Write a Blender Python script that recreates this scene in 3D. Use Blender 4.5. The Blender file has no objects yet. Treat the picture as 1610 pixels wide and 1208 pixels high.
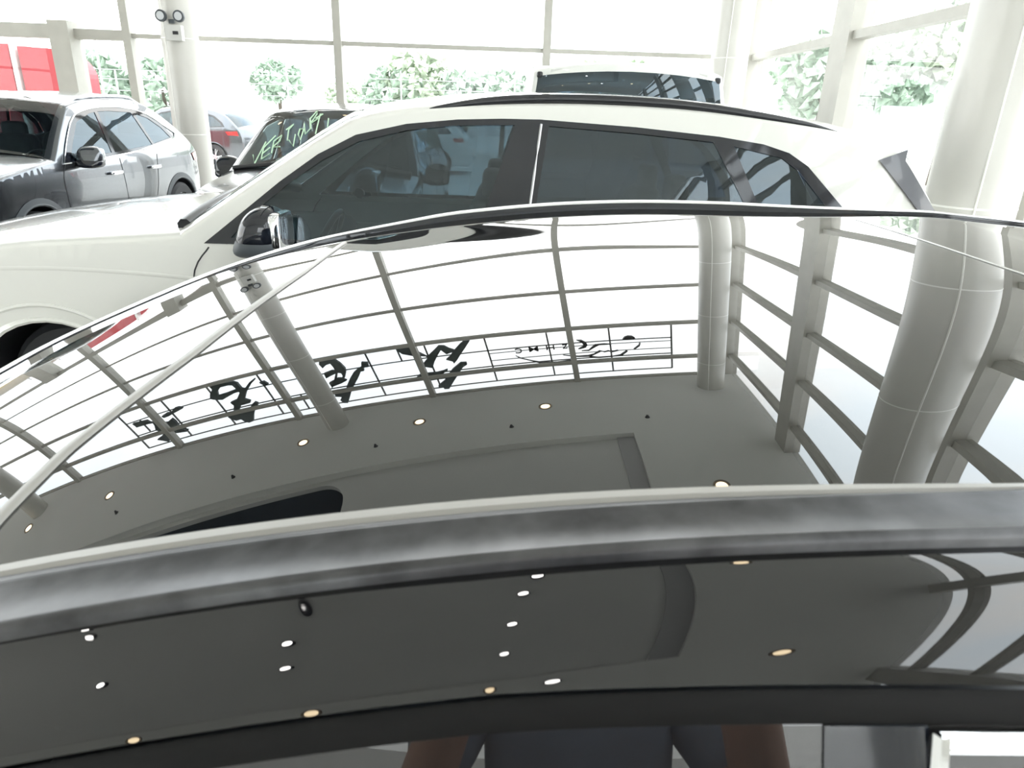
import bpy, bmesh, math, random
from mathutils import Vector, Matrix
random.seed(7)
sc = bpy.context.scene
# ---------------------------------------------------------------- camera
F_PX, PITCH, YAW, ROLL = 1087.6146, 0.375, -0.0103, 0.0351
EYE = Vector((0, 0, 1.64))
fwd = Vector((-math.sin(YAW)*math.cos(PITCH), math.cos(YAW)*math.cos(PITCH), -math.sin(PITCH)))
rgt = Vector((math.cos(YAW), math.sin(YAW), 0)); upv = rgt.cross(fwd)
r2 = rgt*math.cos(ROLL)+upv*math.sin(ROLL); u2 = -rgt*math.sin(ROLL)+upv*math.cos(ROLL)
cd = bpy.data.cameras.new('camera'); cam = bpy.data.objects.new('camera', cd)
sc.collection.objects.link(cam); sc.camera = cam
cam.matrix_world = Matrix(((r2.x, u2.x, -fwd.x, 0), (r2.y, u2.y, -fwd.y, 0), (r2.z, u2.z, -fwd.z, EYE.z), (0, 0, 0, 1)))
cd.sensor_width = 36; cd.lens = F_PX/1610*36; cd.clip_start = 0.01; cd.clip_end = 500
cd.dof.use_dof = True; cd.dof.focus_distance = 3.2; cd.dof.aperture_fstop = 11
# ---------------------------------------------------------------- world and exposure
w = bpy.data.worlds.new('overcast_sky'); sc.world = w; w.use_nodes = True
nt = w.node_tree; nt.nodes.clear()
out = nt.nodes.new('ShaderNodeOutputWorld'); bg = nt.nodes.new('ShaderNodeBackground')
tc = nt.nodes.new('ShaderNodeTexCoord'); mp = nt.nodes.new('ShaderNodeMapping'); ns = nt.nodes.new('ShaderNodeTexNoise')
rp = nt.nodes.new('ShaderNodeValToRGB')
mp.inputs['Scale'].default_value = (1, 1, 2.5); ns.inputs['Scale'].default_value = 2.2; ns.inputs['Detail'].default_value = 5
rp.color_ramp.elements[0].position = .38; rp.color_ramp.elements[0].color = (.84, .93, 1.0, 1)
rp.color_ramp.elements[1].position = .62; rp.color_ramp.elements[1].color = (1, .99, .965, 1)
for a, b in ((tc.outputs['Generated'], mp.inputs['Vector']), (mp.outputs[0], ns.inputs['Vector']), (ns.outputs[0], rp.inputs[0]),
             (rp.outputs[0], bg.inputs['Color']), (bg.outputs[0], out.inputs[0])): nt.links.new(a, b)
bg.inputs['Strength'].default_value = 6.2
vs = sc.view_settings; vs.view_transform = 'Standard'; vs.look = 'None'; vs.gamma = 1; vs.use_curve_mapping = False
vs.exposure = 0.0
sc.cycles.max_bounces = 10; sc.cycles.diffuse_bounces = 5; sc.cycles.glossy_bounces = 5; sc.cycles.transparent_max_bounces = 16
sc.cycles.caustics_reflective = False; sc.cycles.caustics_refractive = False
sc.cycles.use_denoising = True
# ---------------------------------------------------------------- helpers
C = sc.collection
MATS = {}
def mat(name, col, rough=.5, metal=0, coat=0, ior=1.5, noise=0, nscale=8, emit=0, bump=0, spec=.5):
    if name in MATS: return MATS[name]
    m = bpy.data.materials.new(name); m.use_nodes = True; n = m.node_tree; p = n.nodes['Principled BSDF']
    p.inputs['Base Color'].default_value = (*col, 1); p.inputs['Roughness'].default_value = rough
    p.inputs['Metallic'].default_value = metal; p.inputs['IOR'].default_value = ior
    p.inputs['Coat Weight'].default_value = coat; p.inputs['Coat Roughness'].default_value = .02
    p.inputs['Specular IOR Level'].default_value = spec
    if emit:
        p.inputs['Emission Color'].default_value = (*col, 1); p.inputs['Emission Strength'].default_value = emit
    if noise or bump:
        t = n.nodes.new('ShaderNodeTexCoord'); x = n.nodes.new('ShaderNodeTexNoise'); x.inputs['Scale'].default_value = nscale
        x.inputs['Detail'].default_value = 6; n.links.new(t.outputs['Object'], x.inputs['Vector'])
        if noise:
            r = n.nodes.new('ShaderNodeValToRGB')
            r.color_ramp.elements[0].position = .3; r.color_ramp.elements[1].position = .7
            r.color_ramp.elements[0].color = (*[c*(1-noise) for c in col], 1); r.color_ramp.elements[1].color = (*[min(1, c*(1+noise)) for c in col], 1)
            n.links.new(x.outputs[0], r.inputs[0]); n.links.new(r.outputs[0], p.inputs['Base Color'])
        if bump:
            b = n.nodes.new('ShaderNodeBump'); b.inputs['Strength'].default_value = bump; b.inputs['Distance'].default_value = .02
            n.links.new(x.outputs[0], b.inputs['Height']); n.links.new(b.outputs[0], p.inputs['Normal'])
    MATS[name] = m; return m
def glass(name, tint, ior=1.5, refl=(1, 1, 1)):
    if name in MATS: return MATS[name]
    m = bpy.data.materials.new(name); m.use_nodes = True; n = m.node_tree; n.nodes.clear()
    o = n.nodes.new('ShaderNodeOutputMaterial'); mx = n.nodes.new('ShaderNodeMixShader'); lw = n.nodes.new('ShaderNodeLayerWeight')
    tr = n.nodes.new('ShaderNodeBsdfTransparent'); gl = n.nodes.new('ShaderNodeBsdfGlossy')
    pw = n.nodes.new('ShaderNodeMath'); pw.operation = 'POWER'; pw.inputs[1].default_value = 5
    ma = n.nodes.new('ShaderNodeMath'); ma.operation = 'MULTIPLY_ADD'; f0 = ((ior-1)/(ior+1))**2; ma.inputs[1].default_value = 1-f0; ma.inputs[2].default_value = f0
    n.links.new(lw.outputs['Facing'], pw.inputs[0]); n.links.new(pw.outputs[0], ma.inputs[0]); n.links.new(ma.outputs[0], mx.inputs[0])
    tr.inputs[0].default_value = (*tint, 1); gl.inputs[0].default_value = (*refl, 1); gl.inputs['Roughness'].default_value = 0
    n.links.new(tr.outputs[0], mx.inputs[1]); n.links.new(gl.outputs[0], mx.inputs[2]); n.links.new(mx.outputs[0], o.inputs[0])
    MATS[name] = m; return m
def link(name, me, m, parent=None, smooth=None):
    o = bpy.data.objects.new(name, me); C.objects.link(o)
    if m is not None: me.materials.append(m)
    if parent is not None: o.parent = parent
    if smooth is not None:
        me.polygons.foreach_set('use_smooth', [True]*len(me.polygons))
        if smooth < 3: me.set_sharp_from_angle(angle=smooth)
    return o
def build(name, V, Fc, m, parent=None, smooth=None, fix=True):
    me = bpy.data.meshes.new(name); me.from_pydata([tuple(v) for v in V], [], Fc); me.update()
    if fix:
        bm = bmesh.new(); bm.from_mesh(me); bmesh.ops.remove_doubles(bm, verts=bm.verts, dist=1e-5)
        bmesh.ops.recalc_face_normals(bm, faces=bm.faces); bm.to_mesh(me); bm.free()
    return link(name, me, m, parent, smooth)
def tag(o, label=None, cat=None, group=None, kind=None):
    if label: o['label'] = label
    if cat: o['category'] = cat
    if group: o['group'] = group
    if kind: o['kind'] = kind
    return o
def empty(name, loc, rz=0):
    o = bpy.data.objects.new(name, None); C.objects.link(o); o.location = loc; o.rotation_euler = (0, 0, rz); o.empty_display_size = .2
    return o
def copy_tree(o, parent=None):
    c = o.copy(); C.objects.link(c); c.parent = parent
    for ch in [q for q in bpy.data.objects if q.parent == o]: copy_tree(ch, c)
    return c
class MB:
    def __init__(s): s.v = []; s.f = []
    def add(s, V, Fc):
        n = len(s.v); s.v += [tuple(p) for p in V]; s.f += [tuple(i+n for i in f) for f in Fc]; return s
    def box(s, x0, x1, y0, y1, z0, z1):
        return s.add([(x0,y0,z0),(x1,y0,z0),(x1,y1,z0),(x0,y1,z0),(x0,y0,z1),(x1,y0,z1),(x1,y1,z1),(x0,y1,z1)],
                     [(0,3,2,1),(4,5,6,7),(0,1,5,4),(1,2,6,5),(2,3,7,6),(3,0,4,7)])
    def tube(s, pts, r, n=8, sq=1, cap=True):
        pts = [Vector(p) for p in pts]; N = len(pts); rr = r if isinstance(r, (list, tuple)) else [r]*N
        V = []; prev = None
        for i, p in enumerate(pts):
            t = (pts[min(i+1, N-1)]-pts[max(i-1, 0)]).normalized()
            a = Vector((0, 0, 1)) if abs(t.z) < .9 else Vector((1, 0, 0))
            if prev is not None: a = prev
            u = (a-t*a.dot(t)).normalized(); prev = u; v = t.cross(u)
            for k in range(n):
                an = 2*math.pi*(k+.5)/n; V.append(p+u*math.cos(an)*rr[i]*sq+v*math.sin(an)*rr[i])
        Fc = [(i*n+k, i*n+(k+1) % n, (i+1)*n+(k+1) % n, (i+1)*n+k) for i in range(N-1) for k in range(n)]
        if cap: Fc += [tuple(range(n))[::-1], tuple((N-1)*n+k for k in range(n))]
        return s.add(V, Fc)
    def lathe(s, prof, n=32, M=None):   # prof (r,z) about Z
        V = [(r*math.cos(2*math.pi*k/n), r*math.sin(2*math.pi*k/n), z) for r, z in prof for k in range(n)]
        if M is not None: V = [M @ Vector(q) for q in V]
        Fc = [(i*n+k, i*n+(k+1) % n, (i+1)*n+(k+1) % n, (i+1)*n+k) for i in range(len(prof)-1) for k in range(n)]
        return s.add(V, Fc)
    def sell(s, c, a, e=(.6, .6), n=20, m=12, fn=None):  # superellipsoid
        sg = lambda q, p: math.copysign(abs(q)**p, q)
        V = []
        for i in range(m+1):
            ph = -math.pi/2+math.pi*i/m
            for k in range(n):
                th = 2*math.pi*k/n
                p = (c[0]+a[0]*sg(math.cos(ph), e[0])*sg(math.cos(th), e[1]), c[1]+a[1]*sg(math.cos(ph), e[0])*sg(math.sin(th), e[1]), c[2]+a[2]*sg(math.sin(ph), e[0]))
                V.append(fn(p) if fn else p)
        Fc = [(i*n+k, i*n+(k+1) % n, (i+1)*n+(k+1) % n, (i+1)*n+k) for i in range(m) for k in range(n)]
        return s.add(V, Fc)
    def build(s, name, m, parent=None, smooth=None): return build(name, s.v, s.f, m, parent, smooth)
def prism(poly, y0, y1):   # poly in (x,z) -> solid between y0,y1, via triangle fill
    bm = bmesh.new(); vs_ = [bm.verts.new((x, y0, z)) for x, z in poly]
    es = [bm.edges.new((vs_[i], vs_[(i+1) % len(vs_)])) for i in range(len(vs_))]
    bmesh.ops.triangle_fill(bm, use_beauty=True, edges=es)
    g = bmesh.ops.extrude_face_region(bm, geom=bm.faces[:])
    bmesh.ops.translate(bm, vec=(0, y1-y0, 0), verts=[e for e in g['geom'] if isinstance(e, bmesh.types.BMVert)])
    bmesh.ops.recalc_face_normals(bm, faces=bm.faces)
    V = [v.co.copy() for v in bm.verts]; bm.verts.index_update(); Fc = [tuple(v.index for v in f.verts) for f in bm.faces]; bm.free()
    return V, Fc
def patch(outline, holes, fn, step=.08, gx=True, gz=True):   # filled 2-D region mapped to 3-D
    bm = bmesh.new(); es = []
    for lp in [outline]+holes:
        q = [bm.verts.new((x, z, 0)) for x, z in lp]
        for i in range(len(q)):
            try: es.append(bm.edges.new((q[i], q[(i+1) % len(q)])))
            except ValueError: pass
    bmesh.ops.triangle_fill(bm, use_beauty=True, edges=es)
    xs = [p[0] for p in outline]; zs = [p[1] for p in outline]
    for lo, hi, ax, on in ((min(xs), max(xs), 0, gx), (min(zs), max(zs), 1, gz)):
        if not on: continue
        k = lo+step
        while k < hi-1e-3:
            co = (k, 0, 0) if ax == 0 else (0, k, 0); no = (1, 0, 0) if ax == 0 else (0, 1, 0)
            bmesh.ops.bisect_plane(bm, geom=bm.verts[:]+bm.edges[:]+bm.faces[:], plane_co=co, plane_no=no); k += step
    bmesh.ops.dissolve_degenerate(bm, dist=1e-5, edges=bm.edges[:])
    V = [fn(v.co.x, v.co.y) for v in bm.verts]; bm.verts.index_update(); Fc = [tuple(v.index for v in f.verts) for f in bm.faces]; bm.free()
    return V, Fc
def orient(o, away):   # face normals pointing away from a point
    me = o.data; bm = bmesh.new(); bm.from_mesh(me); a = Vector(away)
    s = sum((f.normal.dot(f.calc_center_median()-a))*f.calc_area() for f in bm.faces)
    if s < 0: bmesh.ops.reverse_faces(bm, faces=bm.faces)
    bm.to_mesh(me); bm.free(); return o
def spline(P, k=4, closed=False):
    R = []; N = len(P)
    for i in range(N-1):
        p0, p1, p2, p3 = P[max(i-1, 0)], P[i], P[i+1], P[min(i+2, N-1)]
        for j in range(k):
            t = j/k
            R.append(tuple(.5*((2*b)+(-a+c)*t+(2*a-5*b+4*c-d)*t*t+(-a+3*b-3*c+d)*t**3) for a, b, c, d in zip(p0, p1, p2, p3)))
    R.append(tuple(P[-1])); return R
def interp(T, x):
    if x <= T[0][0]: return T[0][1]
    for (a, b), (c, d) in zip(T, T[1:]):
        if x <= c: return b+(d-b)*(x-a)/(c-a)
    return T[-1][1]
# ---------------------------------------------------------------- materials
black_paint = mat('black_paint', (.004, .004, .005), .01, coat=0, ior=1.68)
roof_gloss = mat('black_roof_gloss', (.004, .004, .004), .0, ior=1.9)
white_paint = mat('white_paint', (.66, .66, .625), .25, coat=1)
pearl_paint = mat('white_paint_far', (.70, .71, .69), .3, coat=1)
grey_paint = mat('grey_metallic_paint', (.12, .13, .145), .2, metal=.85, coat=1)
dark_paint = mat('dark_grey_paint', (.05, .05, .055), .2, metal=.5, coat=1)
gloss_black = mat('gloss_black_trim', (.008, .010, .016), .06, ior=1.6)
satin_black = mat('satin_black_trim', (.02, .021, .024), .32)
plastic = mat('grey_plastic', (.06, .07, .08), .5)
rubber = mat('tyre_rubber', (.03, .032, .036), .7)
alloy = mat('alloy_silver', (.62, .63, .65), .25, metal=1)
chrome = mat('chrome', (.85, .86, .88), .07, metal=1)
rail_metal = mat('anodised_rail', (.075, .075, .078), .36, metal=.8, noise=.35, nscale=26)
seal_grey = mat('grey_seal', (.30, .29, .27), .35)
seam_light = mat('pale_seam', (.6, .6, .58), .2, metal=.5)
interior = mat('car_interior', (.05, .052, .055), .7, noise=.2)
tinted = glass('tinted_car_glass', (.165, .22, .25), 1.75, (.82, .93, 1))
privacy = glass('privacy_glass', (.09, .12, .16), 1.85, (.80, .92, 1))
screen = glass('windscreen_glass', (.34, .42, .41), 1.85)
pane = glass('facade_glass', (.97, .97, .96), 1.3)
lamp_lens = mat('lamp_lens', (.6, .62, .65), .05, coat=1)
red_lens = mat('red_lens', (.45, .02, .02), .1, coat=1)
wall_paint = mat('white_wall_paint', (.78, .78, .76), .6, noise=.03, nscale=2)
col_paint = mat('column_paint', (.60, .59, .555), .35, noise=.03, nscale=3, coat=.3)
ceil_paint = mat('ceiling_paint', (.80, .80, .77), .8, noise=.02, nscale=1)
tray_paint = mat('ceiling_tray_paint', (.72, .72, .70), .8, noise=.02, nscale=1)
tray_shade = mat('tray_side_shade', (.5, .5, .5), .7)
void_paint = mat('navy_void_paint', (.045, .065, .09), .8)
frame_paint = mat('mullion_paint', (.46, .45, .41), .5, noise=.05, nscale=5)
# ================================================================ THE ROOM
T = [2.468, 3.388, 4.308, 5.229, 6.148, 6.656]   # transom heights, then the ceiling
YA, XB = 11.0, 3.44
def struct(o): o['kind'] = 'structure'; return o
def boxo(name, m, *b, parent=None): return MB().box(*b).build(name, m, parent)
def tiles():
    m = mat('floor_tiles', (.72, .71, .68), .12, coat=.3); n = m.node_tree; p = n.nodes['Principled BSDF']
    t = n.nodes.new('ShaderNodeTexCoord'); b = n.nodes.new('ShaderNodeTexBrick'); b.offset = 0
    b.inputs['Color1'].default_value = (.74, .73, .70, 1); b.inputs['Color2'].default_value = (.70, .69, .66, 1); b.inputs['Mortar'].default_value = (.4, .4, .39, 1)
    b.inputs['Scale'].default_value = 1; b.inputs['Brick Width'].default_value = .8; b.inputs['Row Height'].default_value = .8; b.inputs['Mortar Size'].default_value = .004
    n.links.new(t.outputs['Object'], b.inputs['Vector']); n.links.new(b.outputs[0], p.inputs['Base Color']); return m
struct(boxo('floor', tiles(), -17, 3.6, -9, 11.15, -.15, 0))
struct(boxo('ground', mat('outside_paving', (.52, .52, .50), .8, noise=.08, nscale=.4), -120, 120, -60, 140, -.35, -.16))
# ceiling with a shallow tray and a dark rounded void
def slab(name, outline, holes, z0, z1, m):
    V, Fc = patch(outline, holes, lambda a, b: (a, b, z0), gx=False, gz=False)
    n = len(V); V2 = V+[(a, b, z1) for a, b, c in V]; F2 = [f[::-1] for f in Fc]+[tuple(i+n for i in f) for f in Fc]
    k = 0; mb = MB().add(V2, F2)
    for lp in [outline]+holes:
        m_ = len(lp); W_ = [(a, b, z0) for a, b in lp]+[(a, b, z1) for a, b in lp]
        mb.add(W_, [(i, (i+1) % m_, m_+(i+1) % m_, m_+i) for i in range(m_)])
    return mb.build(name, m)
TR = [(-14.5, -.1), (1.15, -.1), (1.15, 8.58), (-14.5, 8.58)]
def rrect(x0, x1, y0, y1, r, n=8):
    P = []
    for cx, cy, a0 in ((x1-r, y0+r, -90), (x1-r, y1-r, 0), (x0+r, y1-r, 90), (x0+r, y0+r, 180)):
        for i in range(n+1):
            a = math.radians(a0+90*i/n); P.append((cx+r*math.cos(a), cy+r*math.sin(a)))
    return P
VOID = rrect(-14.0, -4.05, 5.85, 8.46, .55)
H = T[5]
struct(slab('ceiling', [(-17, -9), (3.44, -9), (3.44, 11.0), (-17, 11.0)], [TR], H, H+.12, ceil_paint))
o = struct(slab('ceiling', [(-16, -.6), (1.7, -.6), (1.7, 9.1), (-16, 9.1)], [VOID], H+.12, H+.2, tray_paint)); o.name = 'ceiling.tray'; o.name = 'ceiling.001'
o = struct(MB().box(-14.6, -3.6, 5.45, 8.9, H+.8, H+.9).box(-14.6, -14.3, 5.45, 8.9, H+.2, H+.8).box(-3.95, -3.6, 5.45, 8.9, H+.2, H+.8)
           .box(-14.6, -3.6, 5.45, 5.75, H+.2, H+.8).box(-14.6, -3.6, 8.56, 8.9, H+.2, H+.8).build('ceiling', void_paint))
struct(boxo('trim_1', tray_shade, .86, 1.15, -.1, 8.58, H+.085, H+.12))  # grey strip on the tray's right side: recess shading put into the colour
pale_ = wall_paint
# back and left walls
struct(MB().box(-17.2, -3, -9.2, -9, -.15, H+.9).box(-3, 3.6, -9.2, -9, -.15, .6).box(-3, 3.6, -9.2, -9, 3.4, H+.9).build('wall_back', wall_paint))
struct(MB().box(-17.2, -17, -9, 11.15, -.15, .25).box(-17.2, -17, -9, 11.15, H-.2, H+.9).box(-17.2, -17, -9, -6, .25, H-.2).build('wall_left', wall_paint))
# roof deck over the ceiling
struct(boxo('wall_top', wall_paint, -17.2, 3.54, -9.2, 11.1, H+.9, H+1.05))
struct(boxo('wall_far', pale_, -17, 3.55, 11.0, 11.1, H, H+.9)); struct(boxo('wall_right', pale_, 3.44, 3.54, -9, 11.0, H, H+.9))
# glazed wall straight ahead: uprights, rails, panes
nt_ = [2]
def trim(m, *b): o = struct(boxo('trim_%d' % nt_[0], m, *b)); nt_[0] += 1; return o
AX = [.442+2.983*k for k in range(-5, 1)]
for x in AX: trim(frame_paint, x-.055, x+.055, YA-.09, YA+.09, 0, H)
trim(frame_paint, 3.33, 3.55, YA-.08, YA+.14, 0, H)
for k, z in enumerate(T[:5]):
    t = .028 if k in (0, 1, 2) else .036
    trim(frame_paint, -17, 3.44, YA-.05, YA+.05, z-t, z+t)
trim(frame_paint, -17, -6.3, YA-.12, YA+.06, 2.40, 2.58)       # deeper beam over the entrance
trim(frame_paint, -6.3, -5.57, YA-.08, YA+.06, 2.40, 2.53)
trim(frame_paint, -17, 3.44, YA-.06, YA+.06, 0, .12); trim(frame_paint, -17, 3.44, YA-.05, YA+.05, H-.03, H)
trim(frame_paint, -6.54, -6.26, YA-.22, YA+.12, 0, 2.62); trim(frame_paint, -9.6, -9.3, YA-.22, YA+.12, 0, 2.62)
# glazed wall on the right
BY = [7.95, 4.79, 1.55, -1.7, -4.95]
for y in BY: trim(frame_paint, 3.33, 3.56, y-.21, y+.21, 0, H)
for k, z in enumerate(T[:5]): trim(frame_paint, 3.37, 3.50, -9, 11, z-.04, z+.04)
trim(frame_paint, 3.38, 3.5, -9, 11, 0, .12)
for y in (-6, -2, 2, 6, 10.9): trim(frame_paint, -17.15, -16.95, y-.08, y+.08, .25, H-.2)
for z in T[:5]: trim(frame_paint, -17.12, -17.0, -6, 11, z-.035, z+.035)
wn = [1]
def window(*b): o = struct(boxo('window_%d' % wn[0], pane, *b)); wn[0] += 1
e = [-17]+AX+[3.38]
for a, b in zip(e, e[1:]): window(a+.03, b-.03, YA+.0, YA+.012, .1, H-.02)
e = [YA-.08]+BY+[-9]
for a, b in zip(e, e[1:]): window(3.44, 3.452, b+.1, a-.1, .1, H-.02)
window(-17.1, -17.09, -6, 11, .25, H-.2); window(-3, 3.5, -9.1, -9.09, .6, 3.4)
for x in (-3, -.8, 1.4): trim(frame_paint, x-.05, x+.05, -9.15, -8.97, .6, 3.4)
# round columns
def column(x, y, r, label):
    t = empty('column', (x, y, 0)); tag(t, label, 'column', kind='structure')
    MB().lathe([(r, 0), (r, H), (0, H)], 48).build('shaft', col_paint, t, .6)
    mb = MB()
    for z in (1.2, 2.4, 3.6, 4.8, 6.0): mb.lathe([(r+.0005, z-.006), (r+.002, z), (r+.0005, z+.006)], 48)
    for a in (-115, 65):
        c_, s_ = math.cos(math.radians(a)), math.sin(math.radians(a)); mb.tube([(r*c_, r*s_, 0), (r*c_, r*s_, H)], .006, 6)
    mb.build('panel_joint', mat('joint_line', (.9, .9, .86), .3), t, .6)
    return t
column(-4.52, 10.35, .235, 'round white column behind the grey crossover carrying the twin-head emergency light')
column(2.90, 10.35, .245, 'round white column beside the far right corner of the glazing')
column(2.79, 4.33, .25, 'thick round white column nearest the camera, right behind the white car tail')
column(-12.45, 10.35, .235, 'round white column far left, seen only mirrored in the black car roof')
# emergency light on the column
t = empty('emergency_light', (-4.48, 10.11, 2.56)); tag(t, 'white twin-head emergency light box mounted on the left round column', 'emergency light')
MB().box(-.08, .13, -.09, 0, -.20, -.02).build('housing', mat('lamp_housing', (.62, .62, .6), .4), t)
MB().box(.02, .09, -.096, -.09, -.13, -.09).build('indicator', satin_black, t)
for sx in (-.11, .12):
    h = MB().lathe([(.0, .0), (.05, .0), (.07, .03), (.07, .07), (.05, .07)], 24, Matrix.Translation((sx, -.03, .085)) @ Matrix.Rotation(math.pi/2, 4, 'X')).build('lamp_head', plastic, t, .6)
    MB().lathe([(.0, .075), (.05, .073)], 24, Matrix.Translation((sx, -.03, .085)) @ Matrix.Rotation(math.pi/2, 4, 'X')).build('lens', lamp_lens, h, .6)
MB().box(-.03, .04, -.06, -.03, 0, .05).build('bracket', plastic, t)
# ceiling downlights
warm = mat('warm_lamp', (1, .80, .52), emit=12); cool = mat('white_lamp', (1, .96, .92), emit=30)
ring = mat('lamp_ring', (.30, .24, .17), .4)
def downlight(first=[]):
    if first: return copy_tree(first[0])
    t = empty('recessed_downlight', (0, 0, 0))
    MB().lathe([(.085, 0), (.125, -.012), (.13, 0)], 28).build('ring', ring, t, .6)
    MB().lathe([(.0, -.004), (.088, -.004)], 28).build('lens', warm, t)
    first.append(t); return t
WL = [(-12.54, 9.87), (-10.01, 9.87), (-5.19, 9.87), (-2.74, 9.87), (-.28, 9.87), (2.17, 6.98), (2.1, 5.9), (1.75, 4.0), (2.17, -.45), (-.92, -.45), (-3.1, -.45), (-5.5, -.45), (-8.4, -.45)]
nm = ['first from the left', 'second from the left', 'middle one', 'second from the right end', 'at the right end']
for i, (x, y) in enumerate(WL):
    t = downlight(); t.location = (x, y, H)
    if i < 5: lb = 'warm round downlight in the row along the front glazing, %s' % nm[i]
    elif i < 9: lb = 'warm round downlight in the row along the right glazing, %s' % ['first from the front', 'second from the front', 'third from the front', 'last towards the back'][i-5]
    else: lb = 'warm round downlight behind the ceiling tray, %s' % ['rightmost', 'second from the right', 'third from the right', 'leftmost'][i-9]
    tag(t, lb, 'ceiling light', 'warm recessed downlights')
def spot(first=[]):
    if first: return copy_tree(first[0])
    t = empty('ceiling_spotlight', (0, 0, 0))
    MB().lathe([(.0, 0), (.09, 0), (.09, -.05), (.075, -.06)], 24).build('housing', satin_black, t, .6)
    MB().lathe([(.0, -.052), (.076, -.052)], 24).build('lens', cool, t)
    first.append(t); return t
rn = ['nearest the front glazing', 'second from the front', 'third from the front', 'second from the back', 'nearest the back']
SPOTS = {'right': [(-.42, 7.1), (-.6, 4.35), (-.75, 3.7), (-.80, 2.4), (-.80, 1.1)], 'middle': [(-3.25, 4.0), (-3.6, 3.5), (-3.78, 2.8), (-3.65, 1.85)], 'left': [(-6.6, 3.7), (-6.75, 3.05), (-6.6, 2.45)]}
for k_, pts in SPOTS.items():
    for j, (x, y) in enumerate(pts):
        t = spot(); t.location = (x, y, H+.12)
        tag(t, 'small white spotlight in the ceiling tray, %s row, %s' % (k_, (rn if len(pts) == 5 else [rn[0], rn[1], 'third from the front', rn[4]] if len(pts) == 4 else [rn[0], 'the middle one', rn[4]])[j]), 'ceiling light', 'white tray spotlights')
t = spot(); t.location = (0, -.45, H); tag(t, 'single small white spotlight behind the ceiling tray', 'ceiling light', 'white tray spotlights')
sp0 = None
for i, (x, y) in enumerate([(1.48, 9.1), (-.94, 9.18), (-3.54, 9.2), (-6.58, 9.2), (-9.5, 9.2)]):
    if sp0 is None: sp0 = MB().lathe([(0, -.05), (.02, -.05), (.03, -.02), (.045, 0)], 16).build('sprinkler_head', satin_black, None, .6); s_ = sp0
    else: s_ = sp0.copy(); C.objects.link(s_)
    s_.location = (x, y, H); tag(s_, 'tiny dark sprinkler head on the ceiling beside the tray, %s' % ['rightmost', 'second from right', 'middle one', 'second from left', 'leftmost'][i], 'sprinkler', 'ceiling sprinklers')
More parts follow.
